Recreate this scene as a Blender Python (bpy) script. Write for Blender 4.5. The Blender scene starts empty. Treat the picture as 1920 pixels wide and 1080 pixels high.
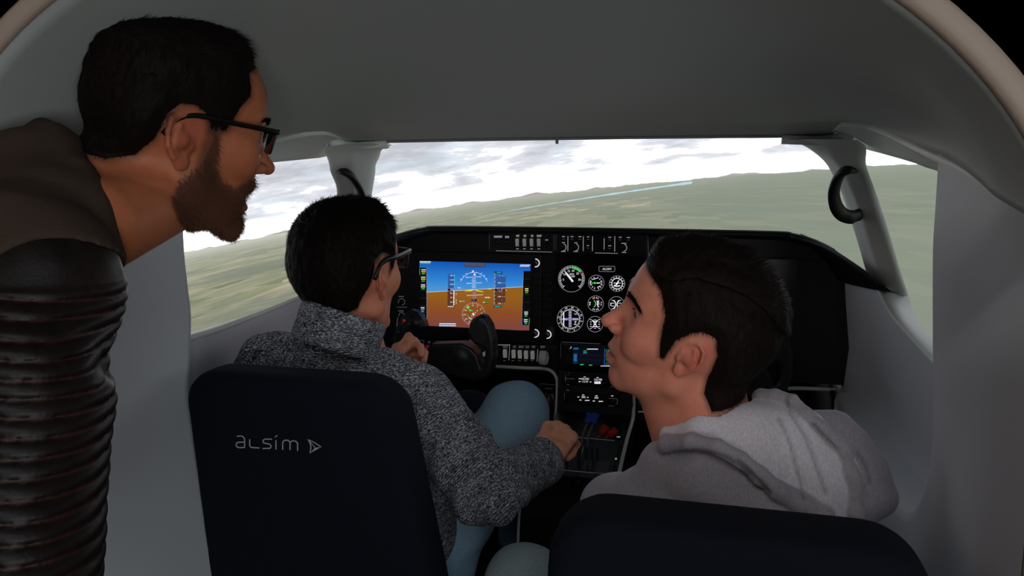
import bpy, bmesh, math, random
import numpy as np
from mathutils import Vector, Matrix
R=math.radians
# ---------------------------------------------------------------- camera, world, light
sc=bpy.context.scene; COL=sc.collection
YAW,PITCH,FPX=R(14.7),R(-7.9),1450.0
CAMP=np.array([.263,0,1.25])
cd=bpy.data.cameras.new('camera'); cd.lens=36*FPX/1920; cd.sensor_width=36; cd.clip_start=.02; cd.clip_end=60
cam=bpy.data.objects.new('camera',cd); COL.objects.link(cam)
cam.location=CAMP; cam.rotation_euler=(R(90)+PITCH,0,YAW); sc.camera=cam
w=bpy.data.worlds.new('dark_hall'); sc.world=w; w.use_nodes=True
w.node_tree.nodes['Background'].inputs[0].default_value=(.75,.85,1,1); w.node_tree.nodes['Background'].inputs[1].default_value=.0012
def area(name,loc,target,sx,sy,power,col):
    l=bpy.data.lights.new(name,'AREA'); l.shape='RECTANGLE'; l.size=sx; l.size_y=sy; l.energy=power; l.color=col
    o=bpy.data.objects.new(name,l); COL.objects.link(o); o.location=loc
    o.rotation_euler=(Vector(target)-Vector(loc)).to_track_quat('-Z','Y').to_euler(); return o
area('hall_lamp',(.35,-1.1,2.25),(0,.8,1.1),1.6,.8,7.5,(.92,.97,1))
area('hall_lamp_low',(1.15,-1.3,.85),(-.35,.95,1.35),1.2,1.0,13,(.95,.98,1))  # added fill light from low right, brightens the left wall and roof
area('hall_lamp_side',(-1.6,-1.2,2.0),(-.2,.8,1.2),.8,.5,2,(1,.62,.38))
sc.view_settings.view_transform='Standard'; sc.view_settings.look='None'; sc.view_settings.exposure=0; sc.view_settings.gamma=1
sc.view_settings.use_curve_mapping=False
# ---------------------------------------------------------------- helpers: photo rays, materials, meshes
fw=np.array([-math.sin(YAW)*math.cos(PITCH),math.cos(YAW)*math.cos(PITCH),math.sin(PITCH)])
rt=np.array([math.cos(YAW),math.sin(YAW),0]); up=np.cross(rt,fw)
def U(px,py,X=None,Y=None,Z=None,D=None):
    "a point of the place seen at a photo pixel, on the plane X, Y or Z = const, or at view depth D"
    d=fw+rt*(px-960)/FPX+up*(540-py)/FPX
    t=(X-CAMP[0])/d[0] if X is not None else (Y-CAMP[1])/d[1] if Y is not None else (Z-CAMP[2])/d[2] if Z is not None else D
    return CAMP+d*t
def lin(c):
    if isinstance(c,str): c=tuple(int(c[i:i+2],16)/255 for i in (0,2,4))
    return tuple((x/12.92 if x<=.04045 else ((x+.055)/1.055)**2.4) for x in c)+(1,)
MATS={}; LOCALS=set()
def mat(name,col,rough=.6,metal=0,bump=None,emit=0,spec=.5,sheen=0,vary=0,vscale=8,alpha=None):
    if name in MATS: return MATS[name]
    m=bpy.data.materials.new(name); m.use_nodes=True; nt=m.node_tree; b=nt.nodes['Principled BSDF']; MATS[name]=m
    c=lin(col); b.inputs['Base Color'].default_value=c; b.inputs['Roughness'].default_value=rough; b.inputs['Metallic'].default_value=metal
    b.inputs['Specular IOR Level'].default_value=spec
    if sheen: b.inputs['Sheen Weight'].default_value=sheen; b.inputs['Sheen Roughness'].default_value=.5
    if emit: b.inputs['Emission Color'].default_value=c; b.inputs['Emission Strength'].default_value=emit
    tc=nt.nodes.new('ShaderNodeTexCoord')
    if vary:
        n=nt.nodes.new('ShaderNodeTexNoise'); n.inputs['Scale'].default_value=vscale; n.inputs['Detail'].default_value=5
        mx=nt.nodes.new('ShaderNodeMixRGB'); mx.inputs[1].default_value=tuple(x*(1-vary) for x in c[:3])+(1,); mx.inputs[2].default_value=tuple(min(1,x*(1+vary)) for x in c[:3])+(1,)
        nt.links.new(tc.outputs['Object'],n.inputs[0]); nt.links.new(n.outputs[0],mx.inputs[0]); nt.links.new(mx.outputs[0],b.inputs['Base Color'])
    if bump:
        n=nt.nodes.new('ShaderNodeTexNoise'); n.inputs['Scale'].default_value=bump[0]; n.inputs['Detail'].default_value=3
        bp=nt.nodes.new('ShaderNodeBump'); bp.inputs['Strength'].default_value=bump[1]; bp.inputs['Distance'].default_value=bump[2] if len(bump)>2 else .001
        nt.links.new(tc.outputs['Object'],n.inputs[0]); nt.links.new(n.outputs[0],bp.inputs['Height']); nt.links.new(bp.outputs[0],b.inputs['Normal'])
    return m
def link(name,me,m=None,parent=None,smooth=False):
    o=bpy.data.objects.new(name,me); COL.objects.link(o)
    for x in (m if isinstance(m,(list,tuple)) else [m] if m else []): me.materials.append(x)
    if smooth: me.shade_smooth()
    if parent is not None:
        o.parent=parent
        if parent.type=='EMPTY' and parent.name.split('.')[0] not in LOCALS: o.matrix_parent_inverse=parent.matrix_basis.inverted()
    return o
def mesh(name,vs,fs,m=None,parent=None,smooth=False):
    me=bpy.data.meshes.new(name); me.from_pydata([tuple(map(float,v)) for v in vs],[],[tuple(map(int,f)) for f in fs]); me.update()
    return link(name,me,m,parent,smooth)
def npmesh(name,V,Q,m=None,parent=None,smooth=True,attrs=None,corner=None):
    me=bpy.data.meshes.new(name); n=len(V); k=Q.shape[1]
    me.vertices.add(n); me.vertices.foreach_set('co',np.ascontiguousarray(V,dtype=np.float32).ravel())
    me.loops.add(Q.size); me.loops.foreach_set('vertex_index',np.ascontiguousarray(Q,dtype=np.int32).ravel())
    me.polygons.add(len(Q)); me.polygons.foreach_set('loop_start',np.arange(0,Q.size,k,dtype=np.int32))
    me.update(calc_edges=True)
    for an,(ty,arr) in (attrs or {}).items():
        a=me.attributes.new(an,ty,'POINT'); a.data.foreach_set('color' if ty=='FLOAT_COLOR' else 'vector',np.ascontiguousarray(arr,dtype=np.float32).ravel())
    if corner is not None:
        a=me.attributes.new(corner[0],'FLOAT_VECTOR','CORNER'); a.data.foreach_set('vector',np.ascontiguousarray(corner[1],dtype=np.float32).ravel())
    return link(name,me,m,parent,smooth)
def thing(name,label,cat,loc=(0,0,0),group=None,local=False):
    o=bpy.data.objects.new(name,None); COL.objects.link(o); o.location=loc; o.empty_display_size=.05
    o.matrix_basis=Matrix.Translation(loc)
    o['label']=label; o['category']=cat
    if group: o['group']=group
    if local: LOCALS.add(name)
    return o
def struct(o,label=None):
    o['kind']='structure'
    if label: o['label']=label
    return o
class MB:
    "collects shapes for one mesh"
    def __init__(s): s.v=[]; s.f=[]; s.mi=[]
    def add(s,vs,fs,mi=0):
        n=len(s.v); s.v+= [tuple(map(float,v)) for v in vs]; s.f+=[tuple(i+n for i in f) for f in fs]; s.mi+=[mi]*len(fs)
    def box(s,c,h,rot=None,bev=0,mi=0):
        hx,hy,hz=h
        if bev<=0:
            vs=[(x*hx,y*hy,z*hz) for x in(-1,1) for y in(-1,1) for z in(-1,1)]
            fs=[(0,1,3,2),(4,6,7,5),(0,4,5,1),(2,3,7,6),(0,2,6,4),(1,5,7,3)]
        else:
            bm=bmesh.new(); bmesh.ops.create_cube(bm,size=2)
            for v in bm.verts: v.co=Vector((v.co.x*hx,v.co.y*hy,v.co.z*hz))
            bmesh.ops.bevel(bm,geom=bm.edges[:],offset=bev,segments=2,affect='EDGES',profile=.7)
            bm.verts.index_update(); vs=[v.co[:] for v in bm.verts]; fs=[tuple(v.index for v in f.verts) for f in bm.faces]; bm.free()
        if rot is not None: vs=[rot@Vector(v) for v in vs]
        s.add([(v[0]+c[0],v[1]+c[1],v[2]+c[2]) for v in vs],fs,mi)
    def tube(s,pts,rad,n=10,caps=True,mi=0,flat=1.0,upv=(0,0,1)):
        pts=[Vector(p) for p in pts]; m=len(pts)
        if not hasattr(rad,'__len__'): rad=[rad]*m
        base=len(s.v); prev=None; vs=[]
        for i,p in enumerate(pts):
            t=(pts[min(i+1,m-1)]-pts[max(i-1,0)]).normalized()
            if prev is None:
                a=Vector(upv); a=a-t*a.dot(t)
                if a.length<.01: a=Vector((1,0,0))-t*t.x
                a.normalize()
            else:
                a=prev-t*prev.dot(t); a.normalize()
            prev=a; b=t.cross(a)
            for k in range(n):
                th=2*math.pi*k/n; vs.append(p+(a*math.cos(th)*flat+b*math.sin(th))*rad[i])
        fs=[(i*n+k,i*n+(k+1)%n,(i+1)*n+(k+1)%n,(i+1)*n+k) for i in range(m-1) for k in range(n)]
        if caps: fs+=[tuple(range(n-1,-1,-1)),tuple((m-1)*n+k for k in range(n))]
        s.add(vs,fs,mi)
    def lathe(s,c,axis,prof,n=24,mi=0):
        ax=Vector(axis).normalized(); a=Vector((0,0,1)) if abs(ax.z)<.9 else Vector((1,0,0)); a=(a-ax*a.dot(ax)).normalized(); b=ax.cross(a); c=Vector(c)
        vs=[c+ax*h+(a*math.cos(2*math.pi*k/n)+b*math.sin(2*math.pi*k/n))*r for r,h in prof for k in range(n)]
        m=len(prof); fs=[(i*n+k,i*n+(k+1)%n,(i+1)*n+(k+1)%n,(i+1)*n+k) for i in range(m-1) for k in range(n)]
        fs+=[tuple(range(n-1,-1,-1)),tuple((m-1)*n+k for k in range(n))]
        s.add(vs,fs,mi)
    def slab(s,poly,back,mi=0):
        "poly: 3D outline; back: offset vector giving its thickness"
        n=len(poly); vs=[tuple(p) for p in poly]+[tuple(np.array(p)+np.array(back)) for p in poly]
        s.add(vs,[tuple(range(n)),tuple(range(2*n-1,n-1,-1))]+[(i,i+n,(i+1)%n+n,(i+1)%n) for i in range(n)],mi)
    def build(s,name,m=None,parent=None,smooth=False,angle=None,fix=True):
        me=bpy.data.meshes.new(name); me.from_pydata(s.v,[],s.f); me.polygons.foreach_set('material_index',s.mi); me.update()
        if fix:
            bm=bmesh.new(); bm.from_mesh(me); bmesh.ops.recalc_face_normals(bm,faces=bm.faces[:]); bm.to_mesh(me); bm.free()
        o=link(name,me,m,parent)
        if angle: me.shade_smooth(); me.set_sharp_from_angle(angle=R(angle))
        elif smooth: me.shade_smooth()
        return o
def smooth_path(pts,n=8,closed=False):
    "Catmull-Rom through pts"
    P=[np.array(p,float) for p in pts]; out=[]; m=len(P)
    for i in range(m if closed else m-1):
        p0=P[(i-1)%m] if closed or i>0 else P[0]*2-P[1]; p1=P[i]; p2=P[(i+1)%m]; p3=P[(i+2)%m] if closed or i+2<m else P[-1]*2-P[-2]
        for k in range(n):
            t=k/n; out.append(.5*((2*p1)+(-p0+p2)*t+(2*p0-5*p1+4*p2-p3)*t*t+(-p0+3*p1-3*p2+p3)*t**3))
    if not closed: out.append(P[-1])
    return out
# ---------------------------------------------------------------- implicit surfaces for bodies, hair and cloth
f32=np.float32
def V3(*a): return np.array(a,f32)
def smin(a,b,k):
    h=np.maximum(k-np.abs(a-b),0)/k; return np.minimum(a,b)-h*h*(k*.25)
def smax(a,b,k): return -smin(-a,-b,k)
def ell(P,c,r,M=None):
    q=P-V3(*c)
    if M is not None: q=q@np.asarray(M,f32)
    r=V3(*r); k0=np.sqrt(((q/r)**2).sum(-1)); k1=np.sqrt(((q/(r*r))**2).sum(-1))+1e-9
    return k0*(k0-1)/k1
def rc(P,a,b,ra,rb):
    a=V3(*a); b=V3(*b); ab=b-a; q=P-a; t=np.clip((q@ab)/float(ab@ab),0,1)
    return np.sqrt(((q-t[:,None]*ab)**2).sum(-1))-(ra+(rb-ra)*t)
def chain(P,pts,rad,k=.01):
    d=None
    for i in range(len(pts)-1):
        e=rc(P,pts[i],pts[i+1],rad[i],rad[i+1]); d=e if d is None else smin(d,e,k)
    return d
def polysd(x,y,poly):
    "signed distance to a 2D polygon, inside negative"
    d=np.full(x.shape,1e9,f32); inside=np.zeros(x.shape,bool); n=len(poly)
    for i in range(n):
        ax,ay=poly[i]; bx,by=poly[(i+1)%n]; ex,ey=bx-ax,by-ay
        t=np.clip(((x-ax)*ex+(y-ay)*ey)/(ex*ex+ey*ey+1e-12),0,1)
        d=np.minimum(d,(x-ax-t*ex)**2+(y-ay-t*ey)**2)
        c=((ay>y)!=(by>y)); 
        xi=ax+(y-ay)*ex/(ey if abs(ey)>1e-12 else 1e-12); inside^=c&(x<xi)
    d=np.sqrt(d); return np.where(inside,-d,d)
def hashnoise(P,s,seed=0):
    "smooth value noise -1..1"
    q=P*s+seed*17.31; i=np.floor(q).astype(np.int64); f=(q-i).astype(f32); f=f*f*(3-2*f); out=np.zeros(len(P),f32)
    for dx in(0,1):
        for dy in(0,1):
            for dz in(0,1):
                h=((i[:,0]+dx)*73856093)^((i[:,1]+dy)*19349663)^((i[:,2]+dz)*83492791); h=(h*2654435761)&0xffffffff
                h=((h>>13)^h)*1274126177&0xffffffff
                v=(h/0xffffffff*2-1).astype(f32)
                out+=v*(f[:,0] if dx else 1-f[:,0])*(f[:,1] if dy else 1-f[:,1])*(f[:,2] if dz else 1-f[:,2])
    return out
def surf(fn,lo,hi,h,blk=4,margin=1.0):
    "sparse evaluation of an implicit function and surface-net extraction -> V,Q"
    lo=np.array(lo,float); hi=np.array(hi,float); H=h*blk
    n=np.ceil((hi-lo)/H).astype(int)+1
    ax=[lo[i]+(np.arange(n[i])+.5)*H for i in range(3)]
    G=np.stack(np.meshgrid(*ax,indexing='ij'),-1).reshape(-1,3).astype(f32)
    C=fn(G).reshape(n); near=np.abs(C)<H*(.9+margin)
    N=n*blk; F=np.repeat(np.repeat(np.repeat(C,blk,0),blk,1),blk,2).astype(f32)
    F=np.where(F<0,-1.,1.).astype(f32)
    b=np.argwhere(near); o=np.stack(np.meshgrid(*[np.arange(blk)]*3,indexing='ij'),-1).reshape(-1,3)
    I=(b[:,None,:]*blk+o[None]).reshape(-1,3)
    P=(lo+(I+.5)*h).astype(f32); vals=np.empty(len(P),f32)
    for s in range(0,len(P),400000): vals[s:s+400000]=fn(P[s:s+400000])
    F[I[:,0],I[:,1],I[:,2]]=vals
    F[0]=F[-1]=1; F[:,0]=F[:,-1]=1; F[:,:,0]=F[:,:,-1]=1
    S=F<0; corners=[(i,j,k) for i in(0,1) for j in(0,1) for k in(0,1)]
    cnt=np.zeros(np.array(F.shape)-1,np.int8)
    for (i,j,k) in corners: cnt+=S[i:i+cnt.shape[0],j:j+cnt.shape[1],k:k+cnt.shape[2]]
    act=np.argwhere((cnt>0)&(cnt<8)); idx=-np.ones(cnt.shape,np.int32); idx[tuple(act.T)]=np.arange(len(act))
    cv={c:F[act[:,0]+c[0],act[:,1]+c[1],act[:,2]+c[2]] for c in corners}
    acc=np.zeros((len(act),3)); ne=np.zeros(len(act))
    for c in corners:
        for a in range(3):
            if c[a]==0:
                e=list(c); e[a]=1; e=tuple(e); A,B=cv[c],cv[e]; m=(A<0)!=(B<0)
                t=np.where(m,A/np.where(m,A-B,1),0); p=np.tile(np.array(c,float),(len(act),1)); p[:,a]+=t
                acc+=p*m[:,None]; ne+=m
    V=lo+(act+.5+acc/ne[:,None])*h
    Q=[]
    for a in range(3):
        b_,c_=(a+1)%3,(a+2)%3
        sl=[slice(1,-1)]*3; sl[a]=slice(0,-1); A=S[tuple(sl)]; sl2=list(sl); sl2[a]=slice(1,None); B=S[tuple(sl2)]
        e=np.argwhere(A!=B); off=np.array([1,1,1]); off[a]=0; inn=A[tuple(e.T)]; e=e+off
        def g(db,dc):
            q=e.copy(); q[:,b_]+=db; q[:,c_]+=dc; return idx[q[:,0],q[:,1],q[:,2]]
        q=np.stack([g(-1,-1),g(0,-1),g(0,0),g(-1,0)],1); q[~inn]=q[~inn][:,::-1]; Q.append(q)
    Q=np.concatenate(Q); Q=Q[(Q>=0).all(1)]
    return V.astype(f32),Q
def grad(fn,P,e=.0006):
    g=np.stack([fn(P+V3(*(e if i==j else 0 for j in range(3))))-fn(P-V3(*(e if i==j else 0 for j in range(3)))) for i in range(3)],-1)
    return g/(np.linalg.norm(g,axis=1,keepdims=True)+1e-9)
def relax(V,Q,it=1,lam=.5):
    n=len(V)
    for _ in range(it):
        s=np.zeros((n,3)); c=np.zeros(n)
        for a,b in((0,1),(1,2),(2,3),(3,0)):
            for d in range(3): s[:,d]+=np.bincount(Q[:,a],V[Q[:,b],d],n)+np.bincount(Q[:,b],V[Q[:,a],d],n)
            c+=np.bincount(Q[:,a],minlength=n)+np.bincount(Q[:,b],minlength=n)
        V=V+(s/np.maximum(c,1)[:,None]-V)*lam
    return V.astype(f32)
# ---------------------------------------------------------------- the simulated view on the curved screen
def sstep0(t):
    t=max(0,min(1,t)); return t*t*(3-2*t)
def screen():
    m=bpy.data.materials.new('projected_landscape'); m.use_nodes=True; nt=m.node_tree; nt.nodes.clear(); L=nt.links
    def N(t,**k):
        n=nt.nodes.new(t)
        for a,b in k.items(): setattr(n,a,b)
        return n
    def M(op,a,b=None,c=None,clamp=False):
        n=N('ShaderNodeMath',operation=op,use_clamp=clamp)
        for i,x in enumerate((a,b,c)):
            if x is None: continue
            if isinstance(x,(int,float)): n.inputs[i].default_value=x
            else: L.new(x,n.inputs[i])
        return n.outputs[0]
    def mix(f,a,b,bt='MIX'):
        n=N('ShaderNodeMixRGB',blend_type=bt)
        for i,x in enumerate((f,a,b)):
            if isinstance(x,(int,float)): n.inputs[i].default_value=x
            elif isinstance(x,str): n.inputs[i].default_value=lin(x)
            else: L.new(x,n.inputs[i])
        return n.outputs[0]
    def ramp(f,els):
        n=N('ShaderNodeValToRGB'); e=n.color_ramp.elements
        while len(e)<len(els): e.new(.5)
        for x,(p,c) in zip(e,els): x.position=p; x.color=lin(c) if isinstance(c,str) else (c,c,c,1)
        L.new(f,n.inputs[0]); return n.outputs[0]
    def comb(x,y,z=0.):
        n=N('ShaderNodeCombineXYZ')
        for i,v in enumerate((x,y,z)):
            if isinstance(v,(int,float)): n.inputs[i].default_value=v
            else: L.new(v,n.inputs[i])
        return n.outputs[0]
    def noise(v,s,d=4,r=.5,dist=0):
        n=N('ShaderNodeTexNoise'); n.inputs['Scale'].default_value=s; n.inputs['Detail'].default_value=d; n.inputs['Roughness'].default_value=r; n.inputs['Distortion'].default_value=dist
        L.new(v,n.inputs[0]); return n.outputs[0]
    tc=N('ShaderNodeTexCoord'); sx=N('ShaderNodeSeparateXYZ'); L.new(tc.outputs['Object'],sx.inputs[0])
    x,y,z=sx.outputs; az=M('ARCTAN2',x,M('SUBTRACT',y,1.0))
    AZ=np.array([-.815,-.649,-.47,-.256,-.029,.275,.39]); ZH=np.array([.948,1.024,1.101,1.168,1.235,1.292,1.318])
    c=np.polyfit(AZ,ZH,2); zh=M('MULTIPLY_ADD',az,float(c[0]),float(c[1])); zh=M('MULTIPLY_ADD',az,zh,float(c[2]))
    hills=noise(comb(M('MULTIPLY',az,7.),0.,0.),1.6,3)
    hm=M('MULTIPLY',M('MAXIMUM',M('SUBTRACT',hills,.45),0.),.07)
    e=M('SUBTRACT',M('ADD',zh,hm),z)            # below the skyline > 0
    e0=M('SUBTRACT',zh,z)
    # sky
    sv=comb(M('MULTIPLY',az,4.2),M('MULTIPLY',M('ADD',e0,M('MULTIPLY',az,-.05)),7.5),0.)
    n1=noise(sv,1.5,6,.55,.3); n2=noise(sv,5.,5,.6,.2)
    cl=M('ADD',M('MULTIPLY',n1,.75),M('MULTIPLY',n2,.25))
    hi=M('MULTIPLY',M('MINIMUM',M('MULTIPLY',e0,-1.),.3),.35)
    cl=M('ADD',cl,hi)
    sky=ramp(cl,[(.43,'ffffff'),(.49,'b8b9bc'),(.55,'8e8f94'),(.68,'77787e')])
    blue=ramp(noise(sv,1.7,3,.5,.2),[(.52,0.),(.66,1.)])
    sky=mix(M('MULTIPLY',blue,.22),sky,'8a9fa6')
    sky=mix(M('MULTIPLY',M('SUBTRACT',1.,M('MULTIPLY',e0,-11.),clamp=True),.8),sky,'ffffff')
    # ground in perspective
    ep=M('ADD',M('MAXIMUM',e0,0.),.02); d=M('DIVIDE',.32,ep)
    gx=M('MULTIPLY',az,M('MULTIPLY',d,1.)); gx=M('MULTIPLY',M('MULTIPLY',M('ADD',az,.15),d),1.9)
    wv=noise(comb(gx,d),1.0,2)
    gv=comb(M('ADD',gx,M('MULTIPLY',wv,.04)),M('ADD',d,M('MULTIPLY',gx,.25)))
    vo=N('ShaderNodeTexVoronoi'); vo.distance='CHEBYCHEV'; vo.inputs['Scale'].default_value=6.5; vo.inputs['Randomness'].default_value=.85; L.new(gv,vo.inputs[0])
    vs=N('ShaderNodeSeparateXYZ'); L.new(vo.outputs['Color'],vs.inputs[0])
    fields=ramp(vs.outputs[0],[(0.,'7c8468'),(.2,'989c82'),(.4,'b3aa90'),(.55,'8b9470'),(.75,'bdb29a'),(1.,'7a8268')])
    woods=ramp(noise(gv,1.1,5,.6),[(.50,0.),(.58,1.)])
    g=mix(M('MULTIPLY',woods,.85),fields,'7f8678')
    g=mix(.14,g,ramp(noise(gv,14.,4,.7),[(.3,'747f66'),(.7,'a3a791')]))
    streak=ramp(noise(comb(M('MULTIPLY',az,5.),M('MULTIPLY',e0,60.)),1.3,5,.6),[(.56,0.),(.68,1.)])
    g=mix(M('MULTIPLY',streak,.16),g,'d3cbb4')
    far=M('POWER',M('SUBTRACT',1.,M('MULTIPLY',e0,4.2),clamp=True),3.)
    g=mix(M('MULTIPLY',far,.75),g,'b9bfb4')
    far2=M('POWER',M('SUBTRACT',1.,M('MULTIPLY',e0,18.),clamp=True),2.)
    g=mix(M('MULTIPLY',far2,.75),g,'d9d8cb')
    greyg=M('MULTIPLY',M('MULTIPLY_ADD',az,1.2,.78,clamp=True),.78)
    g=mix(greyg,g,'8b9588')
    # lake: thin band following the far ground
    lc=M('SUBTRACT',e0,M('MULTIPLY_ADD',az,-.14,.022))
    lw=M('MULTIPLY',M('MULTIPLY_ADD',noise(comb(M('MULTIPLY',az,16.),0.),2.,4),.016,-.003),M('MULTIPLY_ADD',az,2.2,.75,clamp=True))
    inb=M('MULTIPLY',M('LESS_THAN',M('ABSOLUTE',lc),lw),M('MULTIPLY',M('GREATER_THAN',az,-.32),M('LESS_THAN',az,.06)))
    g=mix(inb,g,'bfe0ea')
    sand=M('MULTIPLY',ramp(noise(comb(M('MULTIPLY',az,9.),M('MULTIPLY',e0,45.)),1.6,6,.65),[(.5,0.),(.6,1.)]),M('MULTIPLY',M('LESS_THAN',M('ABSOLUTE',M('SUBTRACT',e0,.085)),.022),M('LESS_THAN',M('ABSOLUTE',M('ADD',az,.17)),.16)))
    g=mix(M('MULTIPLY',sand,.75),g,'c3baa2')
    isg=M('MULTIPLY',e,350.,clamp=True)
    hillband=M('MULTIPLY',M('LESS_THAN',e0,0.),1.)
    g=mix(hillband,g,'b3b0aa')
    col=mix(isg,sky,g)
    em=N('ShaderNodeEmission'); em.inputs[1].default_value=1.0; L.new(mix(1.0,col,mix(isg,'ffffff','9a9a9a'),'MULTIPLY'),em.inputs[0]); em.inputs[1].default_value=3.0; out=N('ShaderNodeOutputMaterial'); L.new(em.outputs[0],out.inputs[0])
    vs_,fs=[],[]; n=72; a0,a1=-1.75,1.75; Rr=2.6
    for i in range(n+1):
        a=a0+(a1-a0)*i/n
        for zz in (-.6,.2,1.0,1.8,2.5): vs_.append((Rr*math.sin(a),1.0+Rr*math.cos(a),zz))
    for i in range(n):
        for k in range(4): fs.append((i*5+k,i*5+k+1,(i+1)*5+k+1,(i+1)*5+k))
    t=thing('projection_screen','curved projection screen showing clouds over green farmland, beyond the cockpit windows','screen',(0,3.6,-.6))
    o=mesh('screen_surface',vs_,fs,m,t,True)
    b=MB()
    for zz in(-.62,2.52):
        b=MB(); b.tube([( (Rr+.01)*math.sin(a0+(a1-a0)*i/n),1+(Rr+.01)*math.cos(a0+(a1-a0)*i/n),zz) for i in range(n+1)],.03,8); b.build('screen_frame',mat('screen_frame_black','101010',.6),t)
    b=MB()
    for i in (0,18,36,54,72):
        a=a0+(a1-a0)*i/n; b=MB(); b.tube([((Rr+.05)*math.sin(a),1+(Rr+.05)*math.cos(a),-.62),((Rr+.05)*math.sin(a),1+(Rr+.05)*math.cos(a),2.52)],.03,8); b.build('screen_post',MATS['screen_frame_black'],t)
screen()
# ---------------------------------------------------------------- fuselage shell
LIN=mat('liner_grey_plastic','dde2e8',.55,0,(900,.35,.0004),vary=.03,vscale=3)
ROOFM=mat('roof_grey_plastic','b7bbb7',.6,0,(900,.35,.0004),vary=.03,vscale=3)
TRM=mat('pillar_light_plastic','e4eae5',.45,0,(900,.25,.0003))
RIMM=mat('arch_edge_beige','b3a091',.5)
BLK=mat('black_plastic','0e0f12',.45,0,(500,.3,.0003))
FLR=mat('black_floor_mat','0b0b0c',.85,0,(150,.6,.002))
def loft(rows,closed=False):
    vs=[tuple(p) for r in rows for p in r]; n=len(rows[0]); fs=[]
    for i in range(len(rows)-1):
        for k in range(n if closed else n-1): fs.append((i*n+k,i*n+(k+1)%n,(i+1)*n+(k+1)%n,(i+1)*n+k))
    return vs,fs
def solid(o,t,off=1,bev=0):
    m=o.modifiers.new('thickness','SOLIDIFY'); m.thickness=t; m.offset=off
    return o
def resample(pts,n):
    P=np.array(pts,float); s=np.r_[0,np.cumsum(np.linalg.norm(np.diff(P,axis=0),axis=1))]; t=np.linspace(0,s[-1],n)
    return np.stack([np.interp(t,s,P[:,i]) for i in range(3)],1)
mir=lambda P:[(-p[0],p[1],p[2]) for p in P]
LIPP=np.array([(.52,.64,1.214),(.508,.746,1.235),(.509,.80,1.245),(.509,.90,1.264),(.508,1.015,1.282),(.508,1.10,1.295),(.508,1.158,1.304),(.500,1.228,1.319),(.484,1.300,1.335),(.460,1.325,1.341),(.449,1.345,1.341),(.450,1.38,1.338),(.454,1.45,1.336)])
LIPS=np.array(smooth_path(LIPP,6))
def lip(y):
    return np.interp(y,LIPP[:7,1],LIPP[:7,0]),np.interp(y,LIPP[:7,1],LIPP[:7,2])
base=resample(LIPS,44)
rows=[]
for i in range(44):
    u=i/43; hx,ys,z0=base[i]; yc=.64+(1.44-.64)*u
    sh=-.02*max(0,1-(ys-.64)/.3); z0=z0+ (1.326-z0)*max(0,(u-.9)/.1); b=max(.002,1.3285+.156*(1-u)**1.25-z0)
    row=[]
    for k in range(57):
        th=math.pi*k/56; c_,s_=math.cos(th),math.sin(th); f_=sstep0(u/.45); ex=.77*(1-f_)+.93*f_; e=1.333*(1-f_)+.93*f_; w_=abs(s_)**1.5
        row.append((-hx*math.copysign(abs(c_)**ex,c_)+sh,ys*(1-w_)+yc*w_,z0+b*abs(s_)**e))
    rows.append(row)
vs,fs=loft(rows); o=mesh('ceiling',vs,fs,ROOFM,None,True); solid(o,.02,1); struct(o,'smooth grey curved cabin roof')
arch0=rows[0]
# header edge of the windscreen and its centre pin
b=MB(); b.tube([(p[0],p[1]+.002,p[2]-.0005) for p in rows[-1]],.003,8); b.tube([(-.028,1.44,1.326),(-.028,1.44,1.318)],.003,8)
struct(b.build('trim_1',mat('header_grey','8f9492',.5),None,True),'dark grey edge along the top of the windscreen')
# rear arch rim
def arch_off(d,y):
    P=np.array(arch0); P=P[:,[0,2]]; t=np.gradient(P,axis=0); n=np.stack([-t[:,1],t[:,0]],1); n/=np.linalg.norm(n,axis=1,keepdims=True)
    if n[28,1]<0: n=-n
    q=P+n*d; return [(a,y,b) for a,b in q]
def archrow(d,y):
    q=arch_off(d,y); l,r=q[0],q[-1]
    x0=-.54-d; x1=.50+d; return [(x0,y,z) for z in (0,.3,.6,.9,1.1)]+q[0:]+[(x1,y,z) for z in (1.1,.9,.6,.3,0)]
rows2=[archrow(0.004,.665),archrow(0.0005,.6395),archrow(.0,.637),archrow(.002,.633),archrow(.006,.631),archrow(.016,.631),archrow(.020,.633),archrow(.021,.638),archrow(.021,.70)]
vs,fs=loft(rows2); struct(mesh('trim_2',vs,fs,RIMM,None,True),'rounded beige edge around the rear opening of the cabin')
# black sheet added round the arch to keep the corners dark
out=[]
for (x,y,z) in archrow(.020,.66):
    v=np.array([x,z-.9]); v/=np.linalg.norm(v)+1e-9
    k=2.2/max(abs(v[0]),abs(v[1]),.001); out.append((max(-2.2,min(2.2,v[0]*k)) if z>0.01 else (2.2 if x>0 else -2.2),.66,max(0,min(2.9,.9+v[1]*k)) if z>0.01 else 0))
vs,fs=loft([archrow(.020,.66),out]); o=mesh('wall_rear',vs,fs,mat('surround_black','010101',.95,spec=0)); solid(o,.03,0); struct(o,'black surround outside the arch')
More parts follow.
